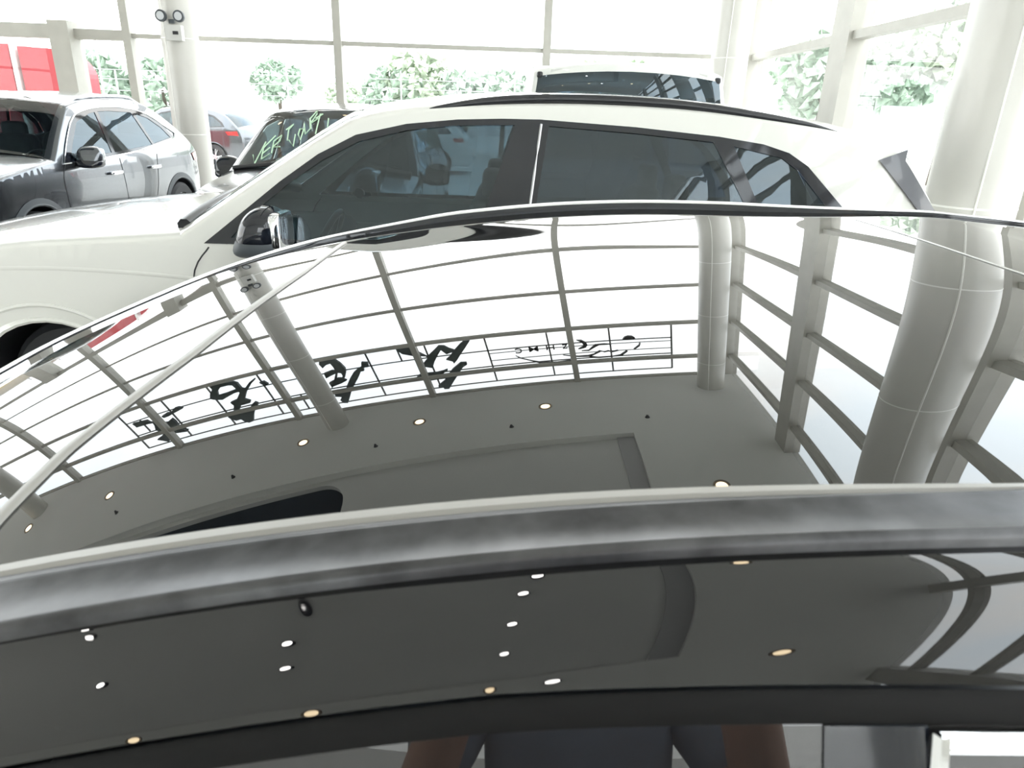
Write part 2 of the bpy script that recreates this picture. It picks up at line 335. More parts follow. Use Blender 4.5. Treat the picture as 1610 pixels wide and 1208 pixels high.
# ---------------------------------------------------------------- roof sign outside the glazing
SIGN = {'c1':[[(-2.94,5.36),(-2.68,5.37),(-2.61,5.47),(-2.54,5.58),(-2.44,5.69),(-2.41,5.71),(-2.23,5.56),(-2.12,5.46),(-2.01,5.48),(-1.94,5.56),(-1.84,5.63),(-1.7,5.49),(-1.59,5.4),(-1.48,5.42),(-1.6,5.58),(-1.73,5.74),(-1.86,5.91),(-1.94,5.99),(-1.95,5.93),(-2.07,5.86),(-1.97,5.78),(-1.88,5.67),(-2.02,5.71),(-2.1,5.58),(-2.2,5.71),(-2.31,5.87),(-2.4,6.04),(-2.54,5.98),(-2.56,5.9),(-2.45,5.79),(-2.41,5.75),(-2.44,5.7),(-2.55,5.67),(-2.69,5.64),(-2.88,5.55),(-2.94,5.45)],[(-2.8,6.24),(-2.72,6.18),(-2.56,6.17),(-2.35,6.18),(-2.21,6.16),(-2.12,6.13),(-2.12,6.16),(-2.24,6.23),(-2.41,6.26),(-2.43,6.31),(-2.29,6.33),(-2.16,6.3),(-2.01,6.14),(-1.81,5.99),(-1.69,6.0),(-1.69,6.06),(-1.79,6.12),(-1.93,6.3),(-2.04,6.43),(-2.23,6.67),(-2.33,6.66),(-2.34,6.6),(-2.43,6.6),(-2.43,6.55),(-2.26,6.43),(-2.22,6.37),(-2.45,6.37),(-2.58,6.38),(-2.69,6.32)]],'c2':[[(-4.58,5.4),(-4.33,5.4),(-4.25,5.41),(-4.18,5.55),(-4.14,5.7),(-4.17,5.81),(-4.25,5.95),(-4.32,5.95),(-4.27,5.89),(-4.27,5.81),(-4.36,5.77),(-4.36,5.6),(-4.38,5.5),(-4.48,5.52),(-4.58,5.59),(-4.61,5.47)],[(-4.62,5.74),(-4.44,5.7),(-4.34,5.72),(-4.34,5.78),(-4.5,5.83),(-4.63,5.88)],[(-4.36,5.75),(-4.33,5.76),(-4.42,5.93),(-4.55,6.1),(-4.63,6.18),(-4.62,6.12),(-4.49,5.96)],[(-4.63,6.02),(-4.49,5.97),(-4.4,5.93),(-4.32,5.95),(-4.24,6.03),(-4.37,6.08),(-4.58,6.13),(-4.62,6.12)],[(-3.76,5.61),(-3.64,5.64),(-3.66,5.76),(-3.77,5.76),(-3.79,5.85),(-3.86,5.85),(-3.98,6.01),(-4.13,6.18),(-4.23,6.3),(-4.3,6.39),(-4.4,6.54),(-4.47,6.64),(-4.56,6.62),(-4.6,6.53),(-4.53,6.45),(-4.66,6.41),(-4.64,6.32),(-4.38,6.3),(-4.28,6.15),(-4.16,6.0),(-4.03,5.86),(-3.9,5.77),(-3.8,5.73)]],'c3':[[(-7.09,5.39),(-6.91,5.39),(-6.55,5.43),(-6.48,5.5),(-6.47,5.68),(-6.42,5.71),(-6.24,5.57),(-6.07,5.49),(-6.08,5.53),(-6.21,5.61),(-6.32,5.71),(-6.43,5.81),(-6.57,5.99),(-6.48,6.07),(-6.51,6.12),(-6.67,6.13),(-6.75,6.13),(-6.84,6.24),(-7.0,6.26),(-6.89,6.09),(-6.92,5.99),(-6.74,5.95),(-6.57,5.78),(-6.59,5.68),(-6.59,5.63),(-6.61,5.53),(-6.69,5.5),(-6.89,5.5),(-7.01,5.6),(-7.06,5.72),(-7.22,5.79),(-7.27,5.74),(-7.2,5.62),(-7.08,5.5)],[(-7.07,5.72),(-6.86,5.71),(-6.58,5.67),(-6.59,5.73),(-6.84,5.8),(-7.03,5.86),(-7.22,5.79)],[(-7.19,6.32),(-6.99,6.28),(-6.83,6.31),(-6.64,6.3),(-6.52,6.19),(-6.41,6.13),(-6.36,6.18),(-6.4,6.25),(-6.51,6.32),(-6.63,6.47),(-6.72,6.62),(-6.84,6.64),(-6.92,6.58),(-6.96,6.5),(-7.08,6.51),(-7.15,6.45),(-7.2,6.38)],[(-6.03,5.63),(-5.93,5.62),(-5.87,5.73),(-5.95,5.75),(-6.0,5.69)]],'c4':[[(-9.36,5.79),(-9.21,5.81),(-9.0,5.83),(-8.96,5.92),(-8.86,5.96),(-8.78,6.03),(-8.6,6.07),(-8.43,6.0),(-8.4,6.11),(-8.42,6.27),(-8.4,6.37),(-8.29,6.44),(-8.34,6.46),(-8.48,6.44),(-8.62,6.42),(-8.83,6.46),(-8.93,6.6),(-9.05,6.51),(-9.15,6.45),(-8.96,6.39),(-8.87,6.31),(-8.99,6.18),(-8.92,6.04),(-8.91,5.96),(-9.03,5.94),(-9.34,5.93),(-9.34,5.88)],[(-8.6,5.85),(-8.43,5.8),(-8.36,5.83),(-8.19,5.73),(-8.08,5.73),(-8.0,5.8),(-8.13,5.83),(-8.31,5.87),(-8.43,5.9),(-8.57,5.91)]],'swoosh1':[[(-0.68,5.97),(-0.57,6.06),(-0.38,6.15),(-0.18,6.22),(0.13,6.25),(0.44,6.22),(0.45,6.25),(0.12,6.27),(-0.25,6.23),(-0.48,6.11),(-0.61,6.05)]],'swoosh2':[[(0.26,6.07),(0.56,6.13),(0.76,6.13),(0.87,6.1),(1.0,6.01),(1.0,6.05),(0.89,6.11),(0.8,6.16),(0.96,6.2),(1.23,6.2),(1.39,6.17),(1.53,6.05),(1.54,6.08),(1.42,6.19),(1.22,6.21),(0.96,6.22),(0.82,6.2),(0.76,6.16),(0.55,6.15)]],'swoosh3':[[(0.64,5.99),(0.78,5.98),(0.91,5.84),(1.1,5.83),(1.21,5.85),(1.2,5.86),(0.99,5.86),(0.89,5.92),(0.78,6.0)]],'swoosh4':[[(1.66,6.03),(1.76,5.93),(1.78,5.86),(1.8,5.87),(1.78,5.95),(1.68,6.04)]],'peaks':[[(1.0,6.02),(1.09,6.06),(1.16,6.03),(1.24,6.07),(1.35,6.03),(1.36,6.05),(1.24,6.08),(1.16,6.05),(1.08,6.07)]],'crescent':[[(0.57,5.68),(0.67,5.69),(0.75,5.76),(0.77,5.83),(0.73,5.9),(0.62,5.93),(0.58,5.93),(0.67,5.87),(0.69,5.81),(0.66,5.75)]],'dot':[[(1.46,5.74),(1.5,5.68),(1.57,5.65),(1.65,5.66),(1.7,5.71),(1.71,5.76)]],'Z':[[(0.27,5.79),(0.37,5.8),(0.36,5.89),(0.26,5.88)]],'H':[[(-0.04,5.78),(0.13,5.8),(0.12,5.89),(-0.05,5.87)]],'M':[[(-0.4,5.78),(-0.18,5.81),(-0.19,5.91),(-0.41,5.89)]],'C':[[(-0.65,5.79),(-0.52,5.8),(-0.54,5.92),(-0.68,5.9)]]}
sm = mat('sign_letters', (.055, .075, .08), .6); sf = mat('sign_frame', (.16, .16, .16), .6); SY = 11.35
t = empty('sign_lattice', (0, SY, 0)); tag(t, 'thin metal lattice frame outside the glass carrying the big lettering', 'sign frame')
fx = [2.41, 1.22, .015, -1.20, -2.41, -3.63, -4.82, -6.02, -7.22, -8.38, -9.58]
for x in fx: MB().box(x-.016, x+.016, -.02+.05, .012+.05, 5.40, 6.65).build('upright', sf, t)
for z in (5.78, 6.225, 6.65): MB().box(-9.58, 2.41, .03, .055, z-.011, z+.011).build('rail', sf, t)
for z in (5.87, 6.07): MB().box(-1.2, 2.41, .03, .055, z-.006, z+.006).build('rail', sf, t)
for x, z0, z1 in ((-2.97, 5.40, 5.78), (-5.4, 6.22, 6.65), (-9.2, 5.78, 6.2)): MB().box(x-.016, x+.016, .03, .06, z0, z1).build('strut', sf, t)
cl = {'c1': 'rightmost large brush-style character of the sign', 'c2': 'second large brush-style character from the right, partly behind a column',
      'c3': 'third large brush-style character from the right, with an open loop', 'c4': 'leftmost large brush-style character, crossed by an upright'}
for k in ('c1', 'c2', 'c3', 'c4'):
    t = empty('sign_character', (0, SY, 0)); tag(t, 'dark '+cl[k], 'sign letter', 'brush-style sign characters')
    for pl in SIGN[k]:
        V, Fc = prism(pl, -.06, .02); build('stroke', V, Fc, sm, t)
t = empty('sign_logo', (0, SY, 0)); tag(t, 'curved swoosh logo with a dot and crescent on the sign frame', 'logo')
for k, nme in (('swoosh1', 'swoosh'), ('swoosh2', 'swoosh'), ('swoosh3', 'swoosh'), ('swoosh4', 'swoosh'), ('peaks', 'peak_line'), ('crescent', 'crescent'), ('dot', 'dot')):
    for pl in SIGN[k]:
        V, Fc = prism(pl, -.04, .02); build(nme, V, Fc, satin_black, t)
for ch, x0, x1, z0, z1 in (('Z', .28, .38, 5.785, 5.895), ('H', -.05, .14, 5.785, 5.895), ('M', -.42, -.18, 5.785, 5.905), ('C', -.66, -.52, 5.79, 5.915)):
    fc = bpy.data.curves.new('sign_letter', 'FONT'); fc.body = ch; fc.extrude = .02; fc.offset = .002; fc.materials.append(satin_black)
    o_ = bpy.data.objects.new('tmp', fc); C.objects.link(o_); bpy.context.view_layer.update()
    me = bpy.data.meshes.new_from_object(o_.evaluated_get(bpy.context.evaluated_depsgraph_get())); bpy.data.objects.remove(o_); me.name = 'sign_letter'
    o = bpy.data.objects.new('sign_letter', me); C.objects.link(o)
    o.rotation_euler = (math.pi/2, 0, math.pi); wd = x1-x0; cap = .69; cw = {'Z': .56, 'H': .62, 'M': .75, 'C': .6}[ch]
    o.scale = (wd/cw*.92, (z1-z0)/cap, 1); o.location = (x1, SY-.0, z0)
    tag(o, 'small dark capital letter %s of the lettering beside the crescent' % ch, 'sign letter', 'small capitals on the sign')
# ================================================================ OUTSIDE
leafm = mat('foliage', (.32, .41, .33), .8, noise=.45, nscale=5, bump=.3)
leafm2 = mat('foliage_pale', (.42, .49, .38), .8, noise=.45, nscale=5)
bark = mat('bark', (.12, .10, .08), .9)
def crown_mb(r, seed, n=260, squash=.8):
    rd = random.Random(seed); mb = MB()
    for i in range(n):
        a, b = rd.uniform(0, 2*math.pi), math.acos(rd.uniform(-1, 1)); q = r*rd.uniform(.35, 1)**.5
        c = Vector((q*math.sin(b)*math.cos(a), q*math.sin(b)*math.sin(a), q*math.cos(b)*squash))
        s = r*rd.uniform(.10, .22); u = Vector((rd.uniform(-1, 1), rd.uniform(-1, 1), rd.uniform(-1, 1))).normalized(); v = u.orthogonal().normalized(); w_ = u.cross(v)
        P = [c+u*s, c-u*s*.6+v*s*.8, c-u*s*.6-v*s*.4+w_*s*.7, c-u*s*.6-v*s*.4-w_*s*.7]
        mb.add(P, [(0, 1, 2), (0, 2, 3), (0, 3, 1), (1, 3, 2)])
    return mb
def tree(x, y, h, r, seed, label, m=None, n=260):
    t = empty('tree', (x, y, -.16)); tag(t, label, 'tree', 'trees and bushes across the road')
    c_ = crown_mb(r, seed, n).build('crown', m or leafm, t); c_.location = (0, 0, h-r*.8)
    MB().tube([(0, 0, 0), (.05*r, 0, h*.4), (0, .03, h-r*.9)], [.12, .09, .05], 8).build('trunk', bark, t, .6)
TREES = [(-16.3, 29, 3.5, 1.5, 'bushy tree just right of the red panel beyond the left glass'), (-13.9, 29.6, 3.4, 1.4, 'bushy tree between the red panel and the left column'),
 (-10.4, 33, 3.6, 1.1, 'small tree right of the left column, in the first bay'), (-8.2, 36, 2.9, .9, 'low pale bush right of the left column'),
 (-4.9, 30, 3.3, 1.3, 'leftmost tree of the green clump in the middle bay'), (-3.9, 30.5, 4.0, 1.5, 'tallest tree of the green clump in the middle bay'),
 (-2.0, 30, 3.3, 1.3, 'round tree in the middle of the green clump'), (-.5, 30.5, 3.4, 1.3, 'tree right of the centre of the green clump'), (.8, 30, 3.3, 1.0, 'rightmost tree of the green clump beside the upright'),
 (3.3, 31, 3.9, 1.1, 'pale tree above the tall white vehicle on its left'), (5.0, 31, 4.0, 1.2, 'pale tree above the tall white vehicle on its right')]
for i, (x, y, h, r, lb) in enumerate(TREES): tree(x, y, h, r, 100+i, lb, leafm2 if i in (3, 9, 10, 5) else leafm)
for i, (x, y, h, r, lb) in enumerate([(11.2, 27.5, 4.8, 1.8, 'leafy tree beyond the right glazing near the far corner'), (12.2, 24.5, 4.5, 1.5, 'dark green tree left of the thick post in the right glazing'),
     (13.6, 23.4, 5.6, 1.5, 'tall tree just right of the thick post in the right glazing'), (15, 19.5, 3.6, 1.6, 'wide green bush beside the near white column'), (16.5, 19.5, 3.3, 1.5, 'low green bush partly hidden by the near white column')]):
    tree(x, y, h, r, 300+i, lb, leafm2 if i == 2 else leafm, 340)
redm = mat('red_panel', (.42, .04, .055), .4, noise=.06, nscale=1.5)
def outs(name, mb, m, label, cat, grp=None):
    o = mb.build(name, m) if isinstance(mb, MB) else build(name, *mb, m)
    return tag(o, label, cat, grp)
arc = [(-.72+.72*math.cos(a), 2.0+.56*math.sin(a)) for a in [math.pi/2*i/10 for i in range(11)]]
outs('red_panel', prism([(-9.1+px, pz) for px, pz in [(0, -.16)]+arc+[(-1.32, 2.58), (-1.32, -.16)]], 16.0, 16.5), redm, 'wide red panel with a rounded corner beyond the left entrance post', 'panel', 'red panels outside')
outs('red_panel', MB().box(-12.6, -10.62, 16.0, 16.5, -.16, 2.62), redm, 'red panel at the left edge of the photo', 'panel', 'red panels outside')
outs('white_pillar', MB().box(-10.56, -10.50, 15.95, 16.6, -.16, 2.7), wall_paint, 'thin white pillar between the two red panels', 'pillar')
pale = mat('pale_building', (.62, .62, .62), .8, noise=.05, nscale=.3)
def building(x0, x1, y0, y1, h, label, nx):
    t = empty('building', ((x0+x1)/2, (y0+y1)/2, -.16)); tag(t, label, 'building', 'pale buildings across the road')
    w2, d2 = (x1-x0)/2, (y1-y0)/2; MB().box(-w2, w2, -d2, d2, 0, h).box(-w2-.1, w2+.1, -d2-.1, d2+.1, h, h+.15).build('wall', pale, t)
    for i in range(nx):
        x = -w2+(i+.5)*2*w2/nx; f = MB().box(x-.5, x+.5, -d2-.05, -d2, h*.45, h*.8).build('window', seal_grey, t); MB().box(x-.44, x+.44, -d2-.06, -d2-.05, h*.48, h*.77).build('pane', lamp_lens, f)
building(-40, -22, 52, 60, 3.6, 'long low pale building across the road behind the left glazing', 7)
building(-12, 6, 56, 62, 3.1, 'long low pale building across the road behind the middle glazing', 8)
building(10, 30, 54, 60, 3.3, 'long low pale building across the road near the far corner', 8)
# fence rails and wires across the road
fm = mat('fence_metal', (.35, .37, .37), .5)
t = empty('street_fence', (0, 26.5, -.16)); tag(t, 'thin metal railing running along the road in front of the trees', 'fence')
for x in range(-24, 8, 2): MB().box(x-.025, x+.025, -.025, .025, 0, 3.0 if x % 4 == 0 else 2.7).build('post', fm, t)
for z in (2.05, 2.42, 2.72): MB().box(-24, 6, -.012, .012, z-.012, z+.012).build('rail', fm, t)
for i, (x, y, h, lb) in enumerate([(-14.9, 27.2, 3.6, 'slim street pole beside the bushes right of the red panel'), (14.4, 21.4, 6.5, 'slim street pole right of the thick post')]):
    outs('street_pole', MB().tube([(x, y, -.16), (x, y, h)], [.05, .035], 10), fm, lb, 'pole', 'street poles')
t = empty('kiosk', (-15.6, 17.5, -.16)); tag(t, 'beige roadside kiosk with a yellow band, seen mirrored at far left', 'kiosk')
MB().box(-1.1, 1.1, -.9, .9, 0, 1.95).build('wall', mat('beige_wall', (.38, .34, .28), .8), t); MB().box(-1.15, 1.15, -.95, .95, .75, 1.0).build('band', mat('yellow_band', (.7, .5, .08), .6), t); MB().box(-1.2, 1.2, -1, 1, 1.95, 2.05).build('roof', pale, t)
outs('overhead_wire', MB().tube([(-30+i*2.5, 28+.0*i, 4.1-.25*math.sin(math.pi*i/24)) for i in range(25)], .012, 5), fm, 'thin overhead wire stretched above the trees across the road', 'wire')
outs('traffic_cone', MB().lathe([(.2, -.16), (.2, -.12), (.13, -.12), (.02, .6), (0, .6)], 20, Matrix.Translation((-6.4, 20, 0))).lathe([(.0,0),(.01,0)],6), mat('cone_orange', (.8, .25, .08), .5), 'orange traffic cone outside behind the dark car roof', 'cone')
outs('sign_board', MB().box(9.6, 10.6, 19.4, 19.5, 1.2, 2.1).box(9.7, 9.76, 19.42, 19.48, -.16, 1.2).box(10.44, 10.5, 19.42, 19.48, -.16, 1.2), mat('pale_blue_board', (.55, .65, .7), .5), 'pale blue board standing outside near the far corner', 'board')
# ================================================================ THE NEAR BLACK CAR
RC = [-0.25659, 0.01716, -0.01874, 0.01487, -0.00806, -0.0069, 0.01271, 0.09556, -0.02424, 0.02015, -0.00493, 0.00064, 0.01579, -0.08621, 0.06856, -0.0976, 0.01904, -0.02867, 0.01271, 0.03165, 0.02269, -0.08771, 0.01682, -0.07787, 0.21603, 0.06102, -0.08716, -0.04503]
EX = [(i, j) for i in range(7) for j in range(7-i)]
def poly(x, y):
    u, v = x, (y-.95)/.75; z = zx = zy = 0
    for c, (i, j) in zip(RC, EX):
        z += c*u**i*v**j
        if i: zx += c*i*u**(i-1)*v**j
        if j: zy += c*j*u**i*v**(j-1)/.75
    return z, zx, zy
def zroof(x, y):   # crowned roof of the near car: height above the floor
    cy = min(max(y, .44), 1.76); cx = -.86 if x < -.86 else min(x, 1.05, .80*cy+.08)
    z, zx, zy = poly(cx, cy); dx = x-cx
    ex = zx*.16*(1-math.exp(-dx/.16))-.03*dx-.04*dx*dx if dx > 0 else zx*dx
    return EYE.z+z+ex+zy*(y-cy)
FAR = [(-.82, .50), (-.80, .65), (-.775, .82), (-.7486, .953), (-.733, 1.02), (-.712, 1.10), (-.649, 1.218), (-.592, 1.338), (-.535, 1.44), (-.457, 1.55), (-.3555, 1.645), (-.186, 1.678), (0, 1.687), (.18, 1.697), (.36, 1.707), (.535, 1.704), (.69, 1.688), (.82, 1.670), (.934, 1.655), (1.03, 1.643), (1.2, 1.62), (1.5, 1.57), (1.8, 1.48)]
far = lambda x: interp(FARS, x)
FARS = spline(FAR, 6)
car = empty('black_car', (.3, 1.1, 0)); tag(car, 'glossy black car nearest the camera whose roof mirrors the whole showroom', 'car')
OFF = Vector((.3, 1.1, 0))
def nbuild(name, mb, m, sm=.6, parent=None):
    V, Fc = (mb.v, mb.f) if isinstance(mb, MB) else mb
    o = build(name, [Vector(p)-OFF for p in V], Fc, m, parent or car, sm); return o
def grid(xs, fny, nv):
    V = []
    for x in xs:
        y0, y1 = fny(x)
        for j in range(nv+1):
            y = y0+(y1-y0)*j/nv; V.append((x, y, zroof(x, y)))
    n = nv+1; return V, [(i*n+j, (i+1)*n+j, (i+1)*n+j+1, i*n+j+1) for i in range(len(xs)-1) for j in range(nv)]
lin = lambda a, b, n: [a+(b-a)*i/n for i in range(n+1)]
YN = .468
SEAM = [(.46, -.448), (.538, -.4544), (.638, -.4545), (.741, -.440), (.874, -.4218), (1.0825, -.4084), (1.3, -.392), (1.74, -.383), (1.84, -.382)]
seamx = lambda y: interp(SEAM, y)
xs = lin(-.82, 1.8, 300)
nbuild('roof_panel', grid(xs, lambda x: (YN, far(x)), 110), roof_gloss, 3)
# moulding between windscreen and roof, and the pale joint at the back of the glass panel
def bar(pts, wl, h, name, m, nrm=(1, 0)):
    V = []; 
    for (x, y), hw in zip(pts, wl):
        for a, b in ((-1, 0), (-.8, .7), (-.3, 1), (.3, 1), (.8, .7), (1, 0)):
            V.append((x+nrm[0]*a*hw, y+nrm[1]*a*hw, zroof(x+nrm[0]*a*hw, y+nrm[1]*a*hw)+h*b+.0004))
    return nbuild(name, (V, [(i*6+k, i*6+k+1, i*6+k+7, i*6+k+6) for i in range(len(pts)-1) for k in range(5)]), m, 3)
ys = lin(.47, 1.62, 60)
bar([(seamx(y), y) for y in ys], [.0085 if y < 1 else .0085-.0035*(y-1) for y in ys], .004, 'windscreen_moulding', seal_grey)
ys = lin(.47, 1.665, 50); bar([(.812, y) for y in ys], [.0022]*51, .0015, 'roof_glass_joint', seam_light)
# outer edge: rounded roll over the far side and the nose, then pillars down
B = [p for p in FARS]
def ringpts(d, dz):
    R = []
    for i, (x, y) in enumerate(B):
        a, b = B[max(i-1, 0)], B[min(i+1, len(B)-1)]; tx, ty = b[0]-a[0], b[1]-a[1]; L = math.hypot(tx, ty); nx, ny = -ty/L, tx/L
        f = .12+.88*max(0, min(1, (x+.58)/.45))-.6*max(0, min(1, (x-.55)/.4)); g_ = poly(min(max(x, -.86), 1.0), min(max(y, .44), 1.76))
        d_ = d*(1+1.2*max(0, min(1, (x+.62)/.45))); R.append((x+nx*d_, y+ny*d_, zroof(x, y)+(dz*f if dz > -.05 else dz)+min(d_, .11)*(g_[1]*nx+g_[2]*ny)*.8))
    return R
def skirt(name, steps, m):
    rows = [ringpts(d, dz) for d, dz in steps]; n = len(B); V = [p for r in rows for p in r]
    return nbuild(name, (V, [(r*n+i, r*n+i+1, (r+1)*n+i+1, (r+1)*n+i) for r in range(len(rows)-1) for i in range(n-1)]), m, 3)
skirt('far_roof_edge', [(d, -.30*d*d-.0001) for d in lin(0, .045, 8)], roof_gloss)
skirt('far_rail_face', [(.0445, -.004), (.0455, .008), (.047, .014)], gloss_black)
skirt('far_rail_cap', [(.047, .014), (.049, .017), (.064, .017), (.070, .010), (.071, -.02)], mat('satin_moulding', (.75, .75, .75), .3, metal=.6))
skirt('far_side_panel', [(.070, -.015), (.09, -.06), (.11, -.11)], black_paint)
skirt('far_side_glass', [(.11, -.11), (.17, -.40)], privacy)
skirt('far_body_side', [(.17, -.40), (.21, -.45), (.26, -.60), (.25, -1.0), (.20, -1.15)], black_paint)
# near edge: channel, rail, curved cant rail, weather strip, door glass, door
def zyr(x): return poly(min(max(x, -.86), .43), .45)[2]
def warp(x, dy, dz):   # the rail and cant rail run slightly outwards towards the nose
    x_ = max(-.8, min(.7, x)); t = -.0308+.021*x_+.045*x_*x_; b = -.0825+.035*x_
    if dy > -.021: dy = dy*t/-.021
    elif dy > -.076: dy = t+(b-t)*(dy+.021)/-.055
    else:
        s = min(1, (-dy-.076)/.09); s = s*s*(1.6-.6*s); dy = b+(dy+.076); dz -= .055*x_*s
    q_ = min(0, dy-b); dz += (zyr(x)-zyr(0))*q_-.70*min(0, x_)*q_
    return dy, dz
def prof(name, P, m, x0=-.86, x1=1.9, n=120, sm=3, parent=None, closed=False):
    xs_ = lin(x0, x1, n); V = []
    for x in xs_:
        z0 = zroof(x, YN); 
        for dy, dz in P:
            dy, dz = warp(x, dy, dz); V.append((x, YN+dy, z0+dz))
    k = len(P); F_ = [(i*k+j, i*k+j+1, (i+1)*k+j+1, (i+1)*k+j) for i in range(n) for j in range(k-1)]
    if closed: F_ += [(i*k+k-1, i*k, (i+1)*k, (i+1)*k+k-1) for i in range(n)]; F_ += [tuple(range(k)), tuple(n*k+j for j in range(k))[::-1]]
    return nbuild(name, (V, F_), m, sm, parent)
prof('roof_channel', [(0, -.0005), (-.002, .0016), (-.009, .0016), (-.012, -.002), (-.012, -.012), (-.030, -.012)], seal_grey, sm=.5)
prof('roof_gap', [(-.0125, -.006), (-.0135, .0005), (-.019, .0005), (-.020, -.006)], satin_black)
y0, y1, h = -.021, -.076, .006
RP = [(y0, -.012), (y0, h-.003), (y0-.0012, h-.0008), (y0-.004, h), (y0-.007, h-.0012), ((y0+y1)/2, h-.0022), (y1+.009, h-.0035), (y1+.006, h-.0022), (y1+.002, h-.0042), (y1, h-.008), (y1, -.022)]
prof('roof_rail', RP, rail_metal, x1=1.6, sm=.9, closed=True)
CP = []; y = -.070; z = -.0075; tl = 8
CP.append((-.030, -.0075)); CP.append((y, z))
N = 34
for i in range(N):
    s = (i+.5)/N; t_ = 7.5+3*s+17*s**2.1; dy = .089/N; y -= dy; z -= dy*math.tan(math.radians(t_)); CP.append((y, z))
prof('cant_rail', CP, black_paint, n=160)
ye, ze = CP[-1]
prof('weather_strip', [(ye, ze-.003), (ye-.003, ze-.004), (ye-.007, ze-.008), (ye-.0085, ze-.014), (ye-.0085, ze-.02)], mat('door_seal', (.008, .008, .008), .7, spec=.15))
GL = [(ye-.0085, ze-.02), (ye-.030, ze-.07), (ye-.060, ze-.15), (ye-.085, ze-.26), (ye-.10, ze-.36)]
def gfr(name, xa, xb, m, off=0, P=None): return prof(name, [(a-off, b) for a, b in (P or GL)], m, xa, xb, 30)
gfr('front_door_glass', -.80, .194, mat('near_door_glass', (.012, .011, .011), .0, ior=1.7), 0)
gfr('door_pillar', .19, .252, gloss_black, .0015)
gfr('rear_door_glass', .252, 1.1, mat('near_door_glass', (.012, .011, .011), .0, ior=1.7), 0)
P2 = [(ye-.012, ze-.020), (ye-.016, ze-.019), (ye-.018, ze-.022), (ye-.02, ze-.03)]
prof('chrome_trim', P2, chrome, .256, 1.1, 20)
MB_ = MB()
for a, b in zip(lin(0, 1, 10), lin(0, 1, 10)[1:]):
    pass
z0 = zroof(.257, YN)
V = []
for q in lin(0, 1, 8):
    yy = ye-.0125-(.085)*q; zz = ze-.02-.27*q
    yy, zz = warp(.257, yy, zz); V += [(.252, YN+yy-.002, z0+zz), (.255, YN+yy-.006, z0+zz), (.260, YN+yy-.006, z0+zz), (.263, YN+yy-.002, z0+zz)]
nbuild('chrome_upright', (V, [(i*4+k, i*4+k+1, i*4+k+5, i*4+k+4) for i in range(8) for k in range(3)]), chrome, .6)
prof('near_body_side', [(ye-.10, ze-.36), (ye-.13, ze-.37), (ye-.15, ze-.45), (ye-.155, ze-.62), (ye-.14, ze-.9), (ye-.10, ze-1.05)], black_paint)
xh = [(-.86, None)]
def endcap(name, x0, sgn, prof_, m):   # body running on to nose or tail
    V = []; ys_ = lin(YN-.30, 1.99, 24)
    for dx, z in prof_:
        for y in ys_:
            q = (y-1.15)/.85; V.append((x0+sgn*(dx*(1-.10*q*q)), 1.15+(y-1.15)*(1-.04*dx), z-.03*q*q))
    k = len(ys_); return nbuild(name, (V, [(i*k+j, i*k+j+1, (i+1)*k+j+1, (i+1)*k+j) for i in range(len(prof_)-1) for j in range(k-1)]), m, .8)
endcap('bonnet', -.95, -1, [(0, 1.00), (.35, .92), (.9, .86), (1.35, .76), (1.5, .6), (1.52, .35), (1.45, .22)], black_paint)
endcap('boot', 1.9, 1, [(0, 1.18), (.2, 1.05), (.6, .98), (.75, .85), (.78, .5), (.72, .25)], black_paint)
nbuild('side_sill', MB().box(-2.3, 2.5, .30, 1.95, .2, .28), satin_black)
